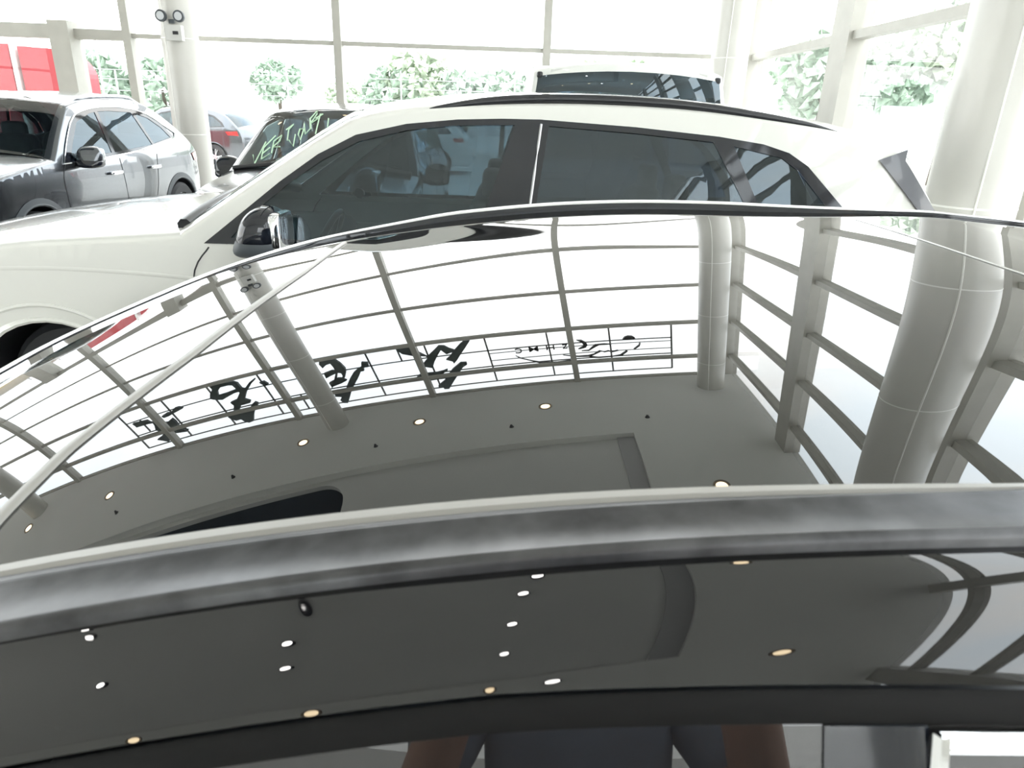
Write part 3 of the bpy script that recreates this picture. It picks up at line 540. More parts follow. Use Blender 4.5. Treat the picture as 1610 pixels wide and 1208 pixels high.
# ================================================================ CARS
def make_car(name, label, rotz, loc, E, W, zb, tumble, paint, wheels, wr, dlo, glasses, wsx, rwf, rcl=.9, seed=0, privacy_rear=True, cladding=False, rails=True, group=None, arch_r=None, hub_y=None, detail=True, crown_top=.05):
    root = empty(name, loc, rotz); tag(root, label, 'car', group)
    Es = spline(E, 5); x1 = max(p[0] for p in E); x0 = min(p[0] for p in E)
    def S(x, z):
        y = W-.05-(tumble*(z-zb)+.10*max(z-zb-.4, 0)) if z > zb else W-.05+.02*math.sin((z-.4)/max(zb-.4, .1)*math.pi) if z > .4 else W-.05-.15*(.4-z)
        if x > x1-.75: y -= .17*((x-(x1-.75))/.75)**2.2
        if x < x0+.55: y -= .13*((x0+.55-x)/.55)**2.2
        return y
    ar = arch_r or wr*1.16
    low = .26
    outline = list(Es)
    # bottom edge from rear to front with wheel arches
    bot = [(Es[-1][0], low)]
    for wx in sorted(wheels):
        a0 = math.acos(max(-1, min(1, (low-wr)/ar)))
        for i in range(17):
            a = math.pi/2+a0-(2*a0)*i/16; bot.append((wx+ar*math.cos(a), wr+ar*math.sin(a)))
    outline = outline+[p for p in bot]+[(Es[0][0], low)] if abs(Es[0][1]-low) > .01 else outline+bot[1:]
    holes = [[(x, z) for x, z in dlo]]
    cen = (0, 0, .8)
    sides = MB()
    for sg in (1, -1):
        V, Fc = patch(outline, holes, lambda x, z: (x, sg*S(x, z), z)); sides.add(V, Fc if sg > 0 else [f[::-1] for f in Fc])
    # top strip
    vv = [-1, -.996, -.98, -.95, -.90, -.86, -.7, -.5, -.25, 0, .25, .5, .7, .86, .90, .95, .98, .996, 1]
    def SP(i, v, off=0):
        x, z = Es[i]; a, b = Es[max(i-1, 0)], Es[min(i+1, len(Es)-1)]; tx, tz = b[0]-a[0], b[1]-a[1]; L = math.hypot(tx, tz) or 1; nx, nz = -tz/L, tx/L
        if nx*(x)+nz*(z-.6) < 0: nx, nz = -nx, -nz
        cr = crown_top+.09*abs(nx)**2; h = cr*(1-v*v)+.028*math.sqrt(max(0, 1-abs(v)**14))+off
        return (x+nx*h, v*S(x, z), z+nz*h)
    body = MB(); body.add(sides.v, sides.f)
    inws = lambda x, z, i: wsx[0] <= x <= wsx[1] and z > zb-.2 and Es[min(i+1, len(Es)-1)][0] < Es[i][0]
    n = len(vv); V = [SP(i, v) for i in range(len(Es)) for v in vv]; Fb = []; Fw = []; Fr = []
    for i in range(len(Es)-1):
        mx, mz = (Es[i][0]+Es[i+1][0])/2, (Es[i][1]+Es[i+1][1])/2
        for j in range(n-1):
            f = (i*n+j, (i+1)*n+j, (i+1)*n+j+1, i*n+j+1); c_ = abs((vv[j]+vv[j+1])/2)
            if c_ < .9 and wsx[0] <= mx <= wsx[1] and mz > zb-.25 and mx > -.2: Fw.append(f)
            elif c_ < rcl and rwf(mx, mz): Fr.append(f)
            else: Fb.append(f)
    body.add(V, Fb)
    o = body.build('body', paint, root, .7)
    def sub(Fs, off, nm, m):
        if not Fs: return
        us = sorted({i for f in Fs for i in f}); mp_ = {q: k for k, q in enumerate(us)}
        VV = [SP(q//n, vv[q % n], off) for q in us]; ob = build(nm, VV, [tuple(mp_[q] for q in f) for f in Fs], m, root, 3); return ob
    sub(Fw, .002, 'windscreen', screen); sub(Fr, .002, 'rear_window', privacy)
    # side glass and trim
    for sg in (1, -1):
        V, Fc = patch(dlo, [g for g in glasses], lambda x, z: (x, sg*(S(x, z)+.003), z), .1); orient(build('window_trim', V, Fc, gloss_black, root, 3), cen)
        for gi, g in enumerate(glasses):
            V, Fc = patch(g, [], lambda x, z: (x, sg*(S(x, z)-.002), z), .1)
            orient(build('side_window', V, Fc, privacy if (gi > 0 and privacy_rear) else tinted, root, 3), cen)
    # wheels
    hy = hub_y or W-.14
    tb = MB().lathe([(wr*.66, -.11), (wr*.90, -.115), (wr*.985, -.09), (wr, -.05), (wr, .05), (wr*.985, .09), (wr*.90, .115), (wr*.66, .11)], 40, Matrix.Rotation(math.pi/2, 4, 'X'))
    wheel = tb.build('wheel', rubber, root, .6)
    rim = MB().lathe([(wr*.66, -.10), (wr*.68, .095), (wr*.64, .10), (wr*.61, .07), (wr*.60, -.10)], 40, Matrix.Rotation(math.pi/2, 4, 'X'))
    rim.lathe([(0, .075), (.06, .075), (.07, .05), (.07, 0)], 20, Matrix.Rotation(math.pi/2, 4, 'X'))
    for k in range(5):
        for dd in (-.14, .14):
            a = 2*math.pi*k/5+dd; b = 2*math.pi*k/5+dd*.4
            rim.tube([(.05*math.cos(b), -.06, .05*math.sin(b)), (wr*.4*math.cos(a), -.07, wr*.4*math.sin(a)), (wr*.64*math.cos(a*1), -.085, wr*.64*math.sin(a))], [.018, .014, .017], 6)
    ri = rim.build('rim', alloy, wheel, .6); disc = MB().lathe([(0, .02), (wr*.5, .02), (wr*.5, .0)], 32, Matrix.Rotation(math.pi/2, 4, 'X')).build('brake_disc', plastic, wheel, .6)
    first = True
    for wx in wheels:
        for sg in (1, -1):
            w_ = wheel if first else copy_tree(wheel, root); first = False
            w_.location = (wx, sg*hy, wr); w_.rotation_euler = (0, 0, math.pi if sg > 0 else 0)
    # wheel-house liners, arch lips
    for wx in wheels:
        for sg in (1, -1):
            lin_ = MB(); lip = MB()
            A = [(wx+ar*1.0*math.cos(a), wr+ar*1.0*math.sin(a)) for a in lin(-.25, math.pi+.25, 20)]
            yo = [S(max(min(x, x1-.02), x0+.02), z) for x, z in A]
            Vx = [(x, sg*y_, z) for (x, z), y_ in zip(A, yo)]+[(x, sg*(W-.42), z) for x, z in A]; m_ = len(A)
            lin_.add(Vx, [(i, i+1, m_+i+1, m_+i) for i in range(m_-1)]+[tuple(range(m_, 2*m_))])
            lip.tube([(x, sg*(y_+.002), z) for (x, z), y_ in zip(A, yo)], .013, 6)
            if cladding:
                A2 = [(wx+(ar+.055)*math.cos(a), wr+(ar+.055)*math.sin(a)) for a in lin(-.15, math.pi+.15, 20)]
                Vx = [(x, sg*(S(x, z)+.012), z) for x, z in A]+[(x, sg*(S(x, z)+.004), z) for x, z in A2]
                lip.add(Vx, [(i, i+1, m_+i+1, m_+i) for i in range(m_-1)])
            lin_.build('wheel_liner', satin_black, root, .6); lip.build('arch_lip', plastic if cladding else paint, root, .6)
    # undertray, seats, dash, steering wheel
    MB().box(x0+.35, x1-.35, -W+.42, W-.42, .22, .30).build('undertray', satin_black, root)
    ck = wsx[1]
    fl = MB().box(x0+.7, ck-.1, -W+.25, W-.25, .34, .40)
    fl.build('cabin_floor', interior, root)
    def seat(x, y, w_=.26, nm='seat'):
        s_ = MB().sell((x, y, .62), (.26, w_, .10), (.4, .4)).build(nm, interior, root, 1)
        MB().sell((x-.27, y, .93), (.09, w_*.95, .33), (.4, .5), fn=lambda p: (p[0]-(p[2]-.9)*.25, p[1], p[2])).build('backrest', interior, s_, 1)
        MB().sell((x-.37, y, 1.30), (.05, .13, .08), (.5, .6)).build('headrest', interior, s_, 1)
    seat(ck-.95, .36); seat(ck-.95, -.36); seat(ck-1.85, .38); seat(ck-1.85, -.38)
    MB().sell((ck-.18, 0, zb-.17), (.28, W-.28, .14), (.5, .4)).build('dashboard', interior, root, 1)
    Mx = Matrix.Translation((ck-.48, .36, zb-.08)) @ Matrix.Rotation(math.radians(65), 4, 'Y')
    sw = MB(); sw.tube([Mx @ Vector((.18*math.cos(a), .18*math.sin(a), 0)) for a in lin(0, 2*math.pi, 28)], .016, 8)
    for a in (0.2, 2.9, 4.7): sw.tube([Mx @ Vector((0, 0, -.02)), Mx @ Vector((.18*math.cos(a), .18*math.sin(a), 0))], .018, 6)
    sw.build('steering_wheel', satin_black, root, 1)
    # door handles, seams, mirrors
    xs_ = [min(p[0] for p in g) for g in glasses[:2]]
    for sg in (1, -1):
        for xg in xs_:
            MB().sell((xg+.13, sg*(S(xg, zb-.13)+.028), zb-.13), (.11, .016, .018), (.5, .5)).build('door_handle', paint if paint is not grey_paint else chrome, root, 1)
        for path in ([(dlo[0][0]-.02, zb+.0), (dlo[0][0]+.06, zb-.15), (dlo[0][0]+.03, .5), (dlo[0][0]-.1, .36)], [(xs_[0]-.03, zb), (xs_[0]-.06, .36)], [(xs_[1]+.0, zb), (xs_[1]+.1, .75), (xs_[1]+.16, .62)]):
            q = spline(path, 5); MB().tube([(x, sg*(S(x, z)+.0005), z) for x, z in q], .0035, 5).build('door_gap', satin_black, root)
        MB().tube([(x, sg*(S(x, .36)+.004), .36) for x in lin(wheels[1]+ar+.05 if wheels[1] < wheels[0] else wheels[0]+ar, max(wheels)-ar-.05, 10)], .03, 6).build('sill_moulding', plastic, root, 1)
    for sg in (1, -1):
        V, Fc = patch([(x1-.06, .62), (x1-.10, .76), (x1-.42, .84), (x1-.40, .74)], [], lambda x, z: (x, sg*(S(x, z)+.008), z), .08); orient(build('headlight', V, Fc, lamp_lens, root, 3), cen)
        V, Fc = patch([(x0+.06, .92), (x0+.10, 1.04), (x0+.40, 1.02), (x0+.34, .93)], [], lambda x, z: (x, sg*(S(x, z)+.008), z), .08); orient(build('taillight', V, Fc, red_lens, root, 3), cen)
    MB().sell((x1+.02, 0, .62), (.08, .42, .14), (.3, .4)).build('grille', satin_black, root, 1)
    MB().box(x0-.12, x0+.03, -.26, .26, .72, .83).build('number_plate_recess', satin_black, root)
    if rails:
        top = [p for p in Es if p[1] > max(q[1] for q in Es)-.10]
        xa, xb = max(p[0] for p in top)-.05, min(p[0] for p in top)+.05
        for sg in (1, -1):
            pts = []; rr = []
            for k, x in enumerate(lin(xa, xb, 24)):
                z = min(Es, key=lambda p: abs(p[0]-x)+(0 if p[1] > zb+.2 else 9))[1]; u = k/24; b = min(1, min(u, 1-u)*6)
                pts.append((x, sg*(S(x, z)-.05), z+.015+.030*b)); rr.append(.006+.012*b)
            MB().tube(pts, rr, 8).build('roof_rail', satin_black if rails == 'black' else alloy, root, 1)
    return root, S, SP, Es
def side_mirror(root, S, x, z, sg, m, base, sc_=1.0):
    y = S(x, z); fn = lambda p: (p[0]-.35*(p[2]-z) if p[0] > x else p[0]+.02*(p[2]-z), p[1], p[2])
    h = MB().sell((x, sg*(y+.13), z), (.092*sc_, .12*sc_, .10*sc_), (.75, .7), 28, 18, fn=fn).build('mirror_housing', m, root, 1)
    MB().sell((x-.07*sc_, sg*(y+.13), z), (.030*sc_, .105*sc_, .080*sc_), (.4, .5), fn=fn).build('mirror_glass', chrome, h, 1)
    MB().sell((x, sg*(y+.13), z-.055*sc_), (.094*sc_, .118*sc_, .052*sc_), (.7, .7), 28, 14, fn=fn).build('mirror_lower', base, h, 1)
    MB().tube([(x+.02, sg*(y-.01), z-.06), (x+.01, sg*(y+.08), z-.045)], [.035, .03], 8).build('mirror_arm', base, h, 1)
    return h
# ---- white car beside the black one
E1 = [(2.38, .26), (2.47, .45), (2.48, .70), (2.40, .85), (2.20, .94), (1.72, 1.02), (1.35, 1.055), (.99, 1.085), (.93, 1.108), (.74, 1.234), (.504, 1.391), (.31, 1.515), (.177, 1.580), (-.028, 1.618), (-.293, 1.645), (-.643, 1.660), (-.967, 1.661), (-1.237, 1.652), (-1.509, 1.631), (-1.782, 1.597), (-1.946, 1.565), (-2.08, 1.53), (-2.15, 1.46), (-2.30, 1.25), (-2.42, 1.08), (-2.5, .9), (-2.52, .7), (-2.50, .4), (-2.45, .26)]
D1 = [(.854, 1.075), (.691, 1.205), (.53, 1.334), (.37, 1.447), (.213, 1.528), (0, 1.578), (-.215, 1.602), (-.403, 1.611), (-.564, 1.613), (-.969, 1.596), (-1.322, 1.57), (-1.512, 1.546), (-1.622, 1.515), (-1.705, 1.464), (-1.792, 1.378), (-1.88, 1.29), (-1.97, 1.17), (-1.95, 1.12), (-1.4, 1.09), (0, 1.075)]
G1 = [[(.74, 1.10), (.65, 1.20), (.50, 1.322), (.35, 1.425), (.20, 1.502), (0, 1.552), (-.2, 1.577), (-.455, 1.587), (-.345, 1.261), (-.30, 1.10)],
      [(-.60, 1.588), (-.97, 1.571), (-1.30, 1.547), (-1.45, 1.296), (-1.54, 1.12), (-.53, 1.105), (-.555, 1.267)],
      [(-1.385, 1.535), (-1.59, 1.495), (-1.665, 1.445), (-1.81, 1.29), (-1.90, 1.15), (-1.63, 1.13), (-1.51, 1.29)]]
wc, S1, SP1, Es1 = make_car('white_car', 'white crossover with gloss black window trim and black roof rail beside the black car', math.pi, (-.45, 3.90, 0), E1, .99, 1.06, .28, white_paint, (1.58, -1.42), .335, D1, G1, (.2, .965), lambda x, z: z > 1.12 and x < -2.12, arch_r=.385, hub_y=.70, crown_top=.05, rails=False)
for sg in (1, -1):
    R1 = [(-.05, 1.625, .004), (-.159, 1.650, .012), (-.373, 1.680, .02), (-.642, 1.697, .021), (-.966, 1.697, .021), (-1.237, 1.684, .02), (-1.509, 1.655, .018), (-1.70, 1.630, .012), (-1.83, 1.605, .003)]
    q = spline(R1, 4); MB().tube([(x, sg*(S1(x, z)-.015), z) for x, z, r in q], [max(.003, r*.95) for x, z, r in q], 10).build('roof_rail', gloss_black if 0 else satin_black, wc, 1)
    MB().tube([(x, sg*(S1(x, z)+.005), z) for x, z in ((-.567, 1.595), (-.53, 1.267), (-.515, 1.1))], .006, 6).build('chrome_strip', mat('grey_strip', (.45, .46, .48), .3, metal=.7), wc, 1)
    q = spline([(2.3, .86), (1.9, .925), (1.55, .945), (1.2, .938), (.934, .924), (.4, .90), (-1.2, .90), (-2.2, .93)], 5)
    V = []
    for x, z in q: V += [(x, sg*(S1(x, z)+.0), z+.012), (x, sg*(S1(x, z)+.006), z+.003), (x, sg*(S1(x, z)-.002), z-.012)]
    build('shoulder_crease', V, [(i*3+k, i*3+k+1, i*3+k+4, i*3+k+3) for i in range(len(q)-1) for k in range(2)], white_paint, wc, 3)
    for rr, w_ in ((.44, .011), (.375, .008)):
        A = [(1.60+rr*1.04*math.cos(a), .345+rr*math.sin(a)) for a in lin(.15, math.pi-.15, 26)]
        MB().tube([(x, sg*(S1(x, z)-.002), z) for x, z in A], w_, 6).build('arch_flare', white_paint, wc, 1)
h1 = side_mirror(wc, S1, .555, 1.155, 1, gloss_black, plastic); side_mirror(wc, S1, .555, 1.155, -1, gloss_black, plastic)
# wipers and cowl
cw_ = MB(); cw_.tube([(.99, .80, 1.135), (.93, .55, 1.19), (.90, .2, 1.22), (.89, -.3, 1.225)], .012, 6); cw_.build('wiper', satin_black, wc, 1)
MB().tube([(.97, y, 1.125+.075*(1-(y/.86)**2)) for y in lin(-.84, .84, 20)], .034, 8).build('cowl_panel', satin_black, wc, 1)
# tail blades either side of the rear glass
for sg in (1, -1):
    bl = [(-2.003, 1.50), (-2.13, 1.545), (-2.12, 1.50), (-2.16, 1.45), (-2.30, 1.275), (-2.37, 1.17), (-2.31, 1.17), (-2.223, 1.274)]
    V, Fc = patch(bl, [], lambda x, z: (x, sg*(S1(x, z)+.008), z), .06); orient(build('tail_blade', V, Fc, mat('blade_grey', (.10, .105, .12), .25, coat=.5), wc, 3), (0, 0, .8))
MB().add([SP1(i, v, .012+k) for k in (0, .02) for i in (len(Es1)-1-8*5, len(Es1)-1-8*5+4) for v in lin(-.9, .9, 10)], []) 
sp = MB()
V = []
for v in lin(-.82, .82, 14): yv = v*S1(-2.05, 1.54); V += [(-1.95, yv, 1.575+.05*(1-v*v)), (-2.13, yv, 1.545+.05*(1-v*v)), (-2.12, yv, 1.53+.05*(1-v*v)), (-2.0, yv, 1.56+.03*(1-v*v))]
sp.add(V, [(i*4+k, i*4+(k+1) % 4, i*4+4+(k+1) % 4, i*4+4+k) for i in range(14) for k in range(4)]); sp.build('roof_spoiler', white_paint, wc, .7)
def gdlo(xf, xr, zb, zt, xm1, xm2):
    """generic window band: A pillar foot xf, roof run xm1..xm2, tail xr"""
    D = [(xf, zb+.01), (xf-.36, zb+.30), (xm1, zt-.03), (xm1-.3, zt), ((xm1+xm2)/2-.3, zt+.005), (xm2+.3, zt-.03), (xm2, zt-.07), (xr+.12, zb+.2), (xr, zb+.07), ((xf+xr)/2, zb+.02)]
    return D
def gglass(xf, xr, zb, zt, xm1, xm2):
    b1 = xf-1.12; b2 = b1-.95; top = lambda x: interp([(xr, zb+.05), (xr+.12, zb+.17), (xm2, zt-.10), (xm2+.3, zt-.055), ((xm1+xm2)/2-.3, zt-.022), (xm1-.3, zt-.027), (xm1, zt-.055), (xf-.36, zb+.27), (xf-.05, zb+.05)], x)
    G = []
    for a, b in ((xf-.10, b1+.03), (b1-.03, b2+.04), (b2-.02, xr+.08)):
        G.append([(x, top(x)) for x in lin(a, b, 8)]+[(b+(0 if b < b2 else 0), zb+.05+.02*(b < b2)), (a, zb+.04)])
    return G
# ---- grey crossover at the left
E2 = [(2.22, .26), (2.30, .45), (2.28, .70), (2.16, .86), (1.85, .96), (1.3, 1.04), (.95, 1.08), (.87, 1.11), (.60, 1.32), (.34, 1.50), (.2, 1.55), (-.1, 1.59), (-.6, 1.61), (-1.0, 1.60), (-1.3, 1.52), (-1.6, 1.37), (-1.95, 1.14), (-2.15, 1.0), (-2.25, .8), (-2.24, .4), (-2.15, .26)]
D2 = [(.80, 1.07), (.56, 1.28), (.30, 1.455), (0, 1.525), (-.4, 1.55), (-.85, 1.535), (-1.15, 1.475), (-1.4, 1.36), (-1.55, 1.22), (-.4, 1.10)]
G2 = [[(.66, 1.10), (.52, 1.22), (.28, 1.41), (0, 1.485), (-.12, 1.50), (-.06, 1.12)], [(-.18, 1.505), (-.4, 1.51), (-.82, 1.495), (-.95, 1.16), (-.12, 1.12)], [(-.88, 1.49), (-1.13, 1.435), (-1.34, 1.33), (-1.46, 1.22), (-1.0, 1.17)]]
mc, S2, SP2, Es2 = make_car('grey_car', 'metallic grey crossover facing the camera at far left with round side mirror', -math.pi/2, (-4.90, 7.35, 0), E2, .89, 1.06, .36, grey_paint, (1.30, -1.42), .355, D2, G2, (.18, .90), lambda x, z: z > 1.15 and x < -1.25, privacy_rear=False, cladding=True, rails='alloy')
side_mirror(mc, S2, .55, 1.12, 1, grey_paint, gloss_black, .95); side_mirror(mc, S2, .55, 1.12, -1, grey_paint, gloss_black, .95)
for sg in (1, -1): MB().tube([(x, sg*(S2(x, z)+.006), z) for x, z in spline(D2+[D2[0]], 3)], .007, 6).build('window_chrome', chrome, mc, 1)
# ---- dark car in the middle
E3 = [(2.1, .26), (2.17, .45), (2.16, .70), (2.05, .84), (1.7, .95), (1.2, 1.02), (.96, 1.055), (.90, 1.08), (.58, 1.30), (.28, 1.50), (.12, 1.55), (-.3, 1.585), (-.9, 1.58), (-1.4, 1.52), (-1.7, 1.40), (-1.95, 1.18), (-2.1, 1.0), (-2.15, .75), (-2.12, .4), (-2.05, .26)]
D3 = [(.82, 1.06), (.5, 1.29), (.2, 1.465), (-.1, 1.52), (-.6, 1.53), (-1.1, 1.495), (-1.4, 1.42), (-1.65, 1.25), (-1.72, 1.14), (-.4, 1.07)]
G3 = [[(.68, 1.10), (.48, 1.25), (.2, 1.43), (-.1, 1.482), (-.26, 1.488), (-.2, 1.10)], [(-.32, 1.49), (-.6, 1.493), (-.98, 1.47), (-1.1, 1.12), (-.28, 1.10)], [(-1.05, 1.462), (-1.35, 1.39), (-1.58, 1.24), (-1.64, 1.16), (-1.16, 1.13)]]
dc, S3, SP3, Es3 = make_car('dark_car', 'dark car facing the camera with pale handwriting on its windscreen, behind the white crossover', -math.pi/2, (-1.66, 7.30, 0), E3, .90, 1.05, .36, dark_paint, (1.3, -1.35), .34, D3, G3, (.24, .94), lambda x, z: z > 1.1 and x < -1.62, rails=False)
side_mirror(dc, S3, .60, 1.08, 1, gloss_black, gloss_black, .95); side_mirror(dc, S3, .60, 1.08, -1, gloss_black, gloss_black, .95)
MB().tube([(.98, y, 1.10+.06*(1-(y/.8)**2)) for y in lin(-.78, .78, 16)], .02, 8).build('cowl_panel', satin_black, dc, 1)
MB().tube([(.95, .7, 1.14), (.88, .3, 1.20), (.86, -.1, 1.21)], .010, 6).build('wiper', satin_black, dc, 1)
MB().tube([(-1.2, .0, 1.60), (-1.32, 0, 1.70)], [.012, .006], 8).build('roof_aerial', satin_black, dc, 1)
# handwriting on the windscreen: strokes follow the glass
ink = mat('windscreen_ink', (.55, .75, .55), .6)
def wpt(u, v):   # u across the screen (-1 = picture left), v 0 bottom .. 1 top
    zt_, zb_ = 1.49, 1.10; z = zb_+(zt_-zb_)*v
    ii = min(range(len(Es3)), key=lambda i: abs(Es3[i][1]-z)+(0 if .1 < Es3[i][0] < 1 else 9)); return SP3(ii, u, .008)
WR = {'V': [(0, 0), (.25, 1), (.5, 0)], 'E': [(.5, 0), (0, 0), (0, 1), (.5, 1), (0, 1), (0, .5), (.4, .5)], 'R': [(0, 1), (0, 0), (.45, .1), (.4, .45), (0, .5), (.5, 1)], 'Y': [(0, 0), (.25, .5), (.5, 0), (.25, .5), (.25, 1)],
      'U': [(0, 0), (.05, 1), (.45, 1), (.5, 0)], '0': [(.25, 0), (0, .5), (.25, 1), (.5, .5), (.25, 0)], 'I': [(.25, 0), (.25, 1)], 'T': [(0, 0), (.5, 0), (.25, 0), (.25, 1)], '7': [(0, 0), (.5, 0), (.2, 1)]}
def write(txt, u0, v0, du, dv, size, up):
    mb = MB()
    for k, ch in enumerate(txt):
        P = WR[ch]; q = []
        for a, b in P: q.append(wpt(u0+du*k+size*a*up[0]+size*b*up[1]*1.0, v0+dv*k+size*a*up[2]*2.2-size*b*up[3]*2.2))
        mb.tube(q, .006, 5)
    mb.build('windscreen_writing', ink, dc, 1)
write('VERT', -.80, .18, .08, .13, .16, (.8, .3, .9, .8)); write('V0UR', -.46, .42, .05, .155, .15, (.6, .4, .9, .7)); write('T', -.24, .88, 0, 0, .16, (.9, .2, .3, 1)); write('I', -.1, .85, 0, 0, .12, (.9, .2, .3, 1))
# ---- tall white vehicle with its rear towards the camera
E4 = [(2.3, .26), (2.38, .5), (2.36, .95), (2.2, 1.10), (1.5, 1.18), (1.42, 1.20), (1.0, 1.55), (.7, 1.80), (.5, 1.90), (0, 1.96), (-.8, 1.98), (-1.6, 1.97), (-1.95, 1.95), (-2.08, 1.90), (-2.16, 1.5), (-2.26, 1.2), (-2.30, .9), (-2.30, .5), (-2.24, .26)]
D4 = [(1.25, 1.22), (1.0, 1.45), (.68, 1.70), (.4, 1.78), (-.4, 1.82), (-1.6, 1.81), (-1.95, 1.76), (-2.02, 1.35), (-2.0, 1.25), (0, 1.22)]
G4 = [[(1.08, 1.27), (.95, 1.42), (.66, 1.66), (.4, 1.74), (.05, 1.76), (.05, 1.27)], [(-.02, 1.765), (-.4, 1.78), (-1.0, 1.775), (-1.0, 1.27), (-.02, 1.27)], [(-1.07, 1.775), (-1.6, 1.77), (-1.88, 1.72), (-1.95, 1.36), (-1.94, 1.29), (-1.07, 1.27)]]
vc, S4, SP4, Es4 = make_car('tall_white_car', 'tall white off-roader with wide dark rear glass behind the white crossover roof', math.pi/2, (.92, 8.22, 0), E4, .98, 1.20, .12, pearl_paint, (1.45, -1.4), .38, D4, G4, (.7, 1.44), lambda x, z: z > 1.25 and z < 1.905 and x < -2.05, rcl=.96, rails='alloy', crown_top=.06)
V = []
for v in lin(-.9, .9, 14): yv = v*.70; V += [(-1.90, yv, 2.03-.04*v*v), (-2.14, yv, 2.005-.05*v*v), (-2.13, yv, 1.985-.05*v*v), (-1.95, yv, 1.98-.04*v*v)]
MB().add(V, [(i*4+k, i*4+(k+1) % 4, i*4+4+(k+1) % 4, i*4+4+k) for i in range(14) for k in range(4)]).build('roof_spoiler', pearl_paint, vc, .7)
for sg in (1, -1): MB().sell((-2.10, sg*.72, 1.925), (.03, .025, .025), (.6, .6)).build('spoiler_bracket', satin_black, vc, 1)
# ---- cars parked outside, far off
for i, (x, y, rz, p, lb) in enumerate([(12.9, 17.6, 2.5, pearl_paint, 'white car parked outside beyond the right glazing near the column'), (-3.5, 22, 3.14, pearl_paint, 'white car parked outside behind the middle glazing'),
                                 (-9.6, 21.5, 3.0, grey_paint, 'silver car parked outside right of the left column')]):
    make_car('parked_car', lb, rz, (x, y, -.16), E3, .90, 1.05, .36, p, (1.3, -1.35), .34, D3, G3, (.24, .94), lambda x, z: z > 1.1 and x < -1.62, rails=False, group='cars parked outside')
# ================================================================ THE PHOTOGRAPHER AND PHONE (mirrored in the near door glass)
skin_m = mat('skin', (.50, .29, .21), .5, noise=.08, nscale=14); shirt_m = mat('blue_grey_shirt', (.20, .25, .33), .8, noise=.12, nscale=12)
jean_m = mat('dark_trousers', (.05, .055, .08), .8, noise=.2, nscale=20); hair_m = mat('black_hair', (.015, .012, .01), .5)
def skin_mesh(name, pts, edges, m, parent, root=0, sub=2):
    me = bpy.data.meshes.new(name); me.from_pydata([p[:3] for p in pts], edges, []); o = link(name, me, m, parent)
    md = o.modifiers.new('skin', 'SKIN'); md.use_smooth_shade = True
    for i, p in enumerate(pts):
        sv = me.skin_vertices[0].data[i]; r = p[3]; sv.radius = r if isinstance(r, tuple) else (r, r); sv.use_root = (i == root)
    s = o.modifiers.new('sub', 'SUBSURF'); s.levels = sub; s.render_levels = sub
    return o
per = empty('person', (.13, -.42, 0)); tag(per, 'person in a blue-grey shirt holding up a phone beside the black car', 'person')
P = [(0, 0, .96, (.15, .11)), (0, .0, 1.10, (.14, .10)), (0, .0, 1.28, (.17, .11)), (0, -.01, 1.40, (.16, .10)), (0, -.01, 1.47, .06), (0, .01, 1.54, .055)]
Ed = [(0, 1), (1, 2), (2, 3), (3, 4), (4, 5)]
def chain(start, pts):
    prev = start
    for p in pts: P.append(p); Ed.append((prev, len(P)-1)); prev = len(P)-1
    return prev
for sg in (-1, 1):
    chain(0, [(sg*.10, 0, .88, .095), (sg*.12, .02, .50, .062), (sg*.12, -.02, .30, .058), (sg*.12, -.03, .09, .042), (sg*.13, .05, .045, .042), (sg*.14, .14, .035, .03)])
    e_ = chain(3, [(sg*.17, -.01, 1.40, .062), (sg*.24, .06, 1.24, .048), (sg*.26, .12, 1.16, .044), (sg*.19, .27, 1.36, .040), (sg*.12, .375, 1.545, .030), (sg*.10, .40, 1.585, (.04, .02))])
    px = sg*.10
    for k in range(4):   # four fingers behind the phone edge, unequal
        L = (.95, 1.08, 1.0, .8)[k]; z = 1.645-.022*k
        chain(e_, [(px-sg*.005, .415, z-.01, .010), (px-sg*(.03*L), .435, z+.004, .009), (px-sg*(.052*L), .432, z+.006, .008), (px-sg*(.066*L), .424, z+.004, .007)])
    chain(e_, [(px-sg*.004, .395, 1.60, .013), (px-sg*.022, .400, 1.625, .011), (px-sg*.036, .408, 1.645, .009)])
body = skin_mesh('body', P, Ed, skin_m, per)
head = MB().sell((0, .02, 1.645), (.078, .098, .118), (.95, .95), 28, 20, fn=lambda p: (p[0]*(1-.25*max(0, (1.62-p[2])/.1)), p[1]+.012*max(0, 1-abs(p[2]-1.60)/.06)*(p[1] > .05), p[2])).build('head', skin_m, body, 3)
MB().sell((0, .122, 1.625), (.013, .022, .024), (.9, .9)).build('nose', skin_m, head, 3)
MB().sell((0, .112, 1.583), (.024, .008, .008), (.9, .9)).build('mouth', mat('lips', (.42, .16, .14), .5), head, 3)
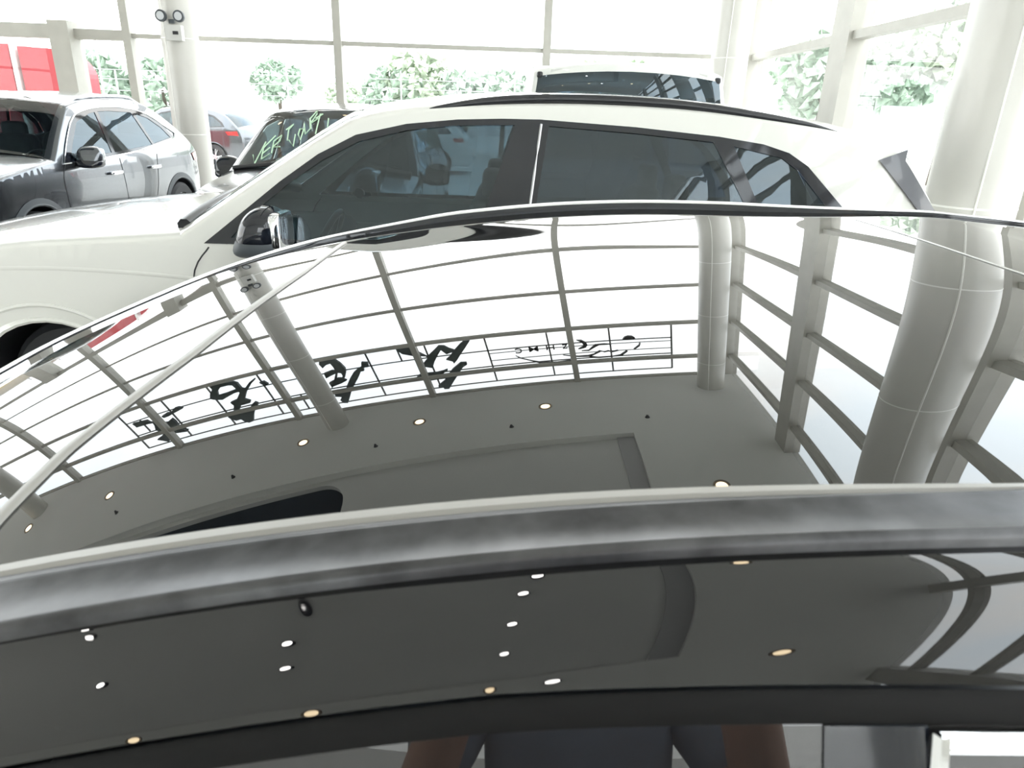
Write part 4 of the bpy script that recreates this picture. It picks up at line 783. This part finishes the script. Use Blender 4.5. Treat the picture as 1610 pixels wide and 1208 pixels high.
for sg in (-1, 1):
    MB().sell((sg*.03, .105, 1.652), (.013, .008, .008), (1, 1)).build('eye', mat('eye_white', (.8, .8, .78), .2), head, 3)
    MB().sell((sg*.03, .112, 1.652), (.006, .004, .006), (1, 1)).build('iris', hair_m, head, 3)
    MB().sell((sg*.08, .01, 1.635), (.010, .022, .032), (.9, .9)).build('ear', skin_m, head, 3)
MB().sell((0, .0, 1.685), (.086, .108, .098), (.9, .9), 28, 16, fn=lambda p: (p[0], p[1], max(p[2], 1.66 if p[1] > .03 else 1.60))).build('hair', hair_m, head, 3)
SP_ = [(0, 0, .93, (.165, .125)), (0, 0, 1.10, (.158, .118)), (0, 0, 1.28, (.185, .125)), (0, -.01, 1.40, (.172, .112)), (0, -.01, 1.455, .075)]
SE = [(0, 1), (1, 2), (2, 3), (3, 4)]
for sg in (-1, 1):
    k = len(SP_); SP_ += [(sg*.17, -.01, 1.40, .078), (sg*.225, .045, 1.275, .066), (sg*.245, .08, 1.22, .064)]; SE += [(3, k), (k, k+1), (k+1, k+2)]
skin_mesh('shirt', SP_, SE, shirt_m, per)
TP = [(0, 0, .95, (.16, .12))]; TE = []
for sg in (-1, 1):
    k = len(TP); TP += [(sg*.10, 0, .86, .108), (sg*.12, .02, .50, .078), (sg*.12, -.02, .30, .074), (sg*.12, -.03, .12, .068)]; TE += [(0, k), (k, k+1), (k+1, k+2), (k+2, k+3)]
skin_mesh('trousers', TP, TE, jean_m, per)
for sg in (-1, 1): MB().sell((sg*.135, .06, .045), (.05, .14, .045), (.5, .7)).build('shoe', hair_m, per, 3)
ph = empty('mobile_phone', (.115, -.008, 1.618)); tag(ph, 'black mobile phone held up sideways in both hands', 'phone')
b_ = MB().sell((0, 0, 0), (.079, .0045, .038), (.15, .12), 40, 14).build('phone_body', gloss_black, ph, 1)
MB().lathe([(0, .0), (.008, .0), (.009, -.002), (.009, -.005)], 20, Matrix.Translation((-.06, .0045, .020)) @ Matrix.Rotation(-math.pi/2, 4, 'X')).build('camera_ring', chrome, b_, .6)
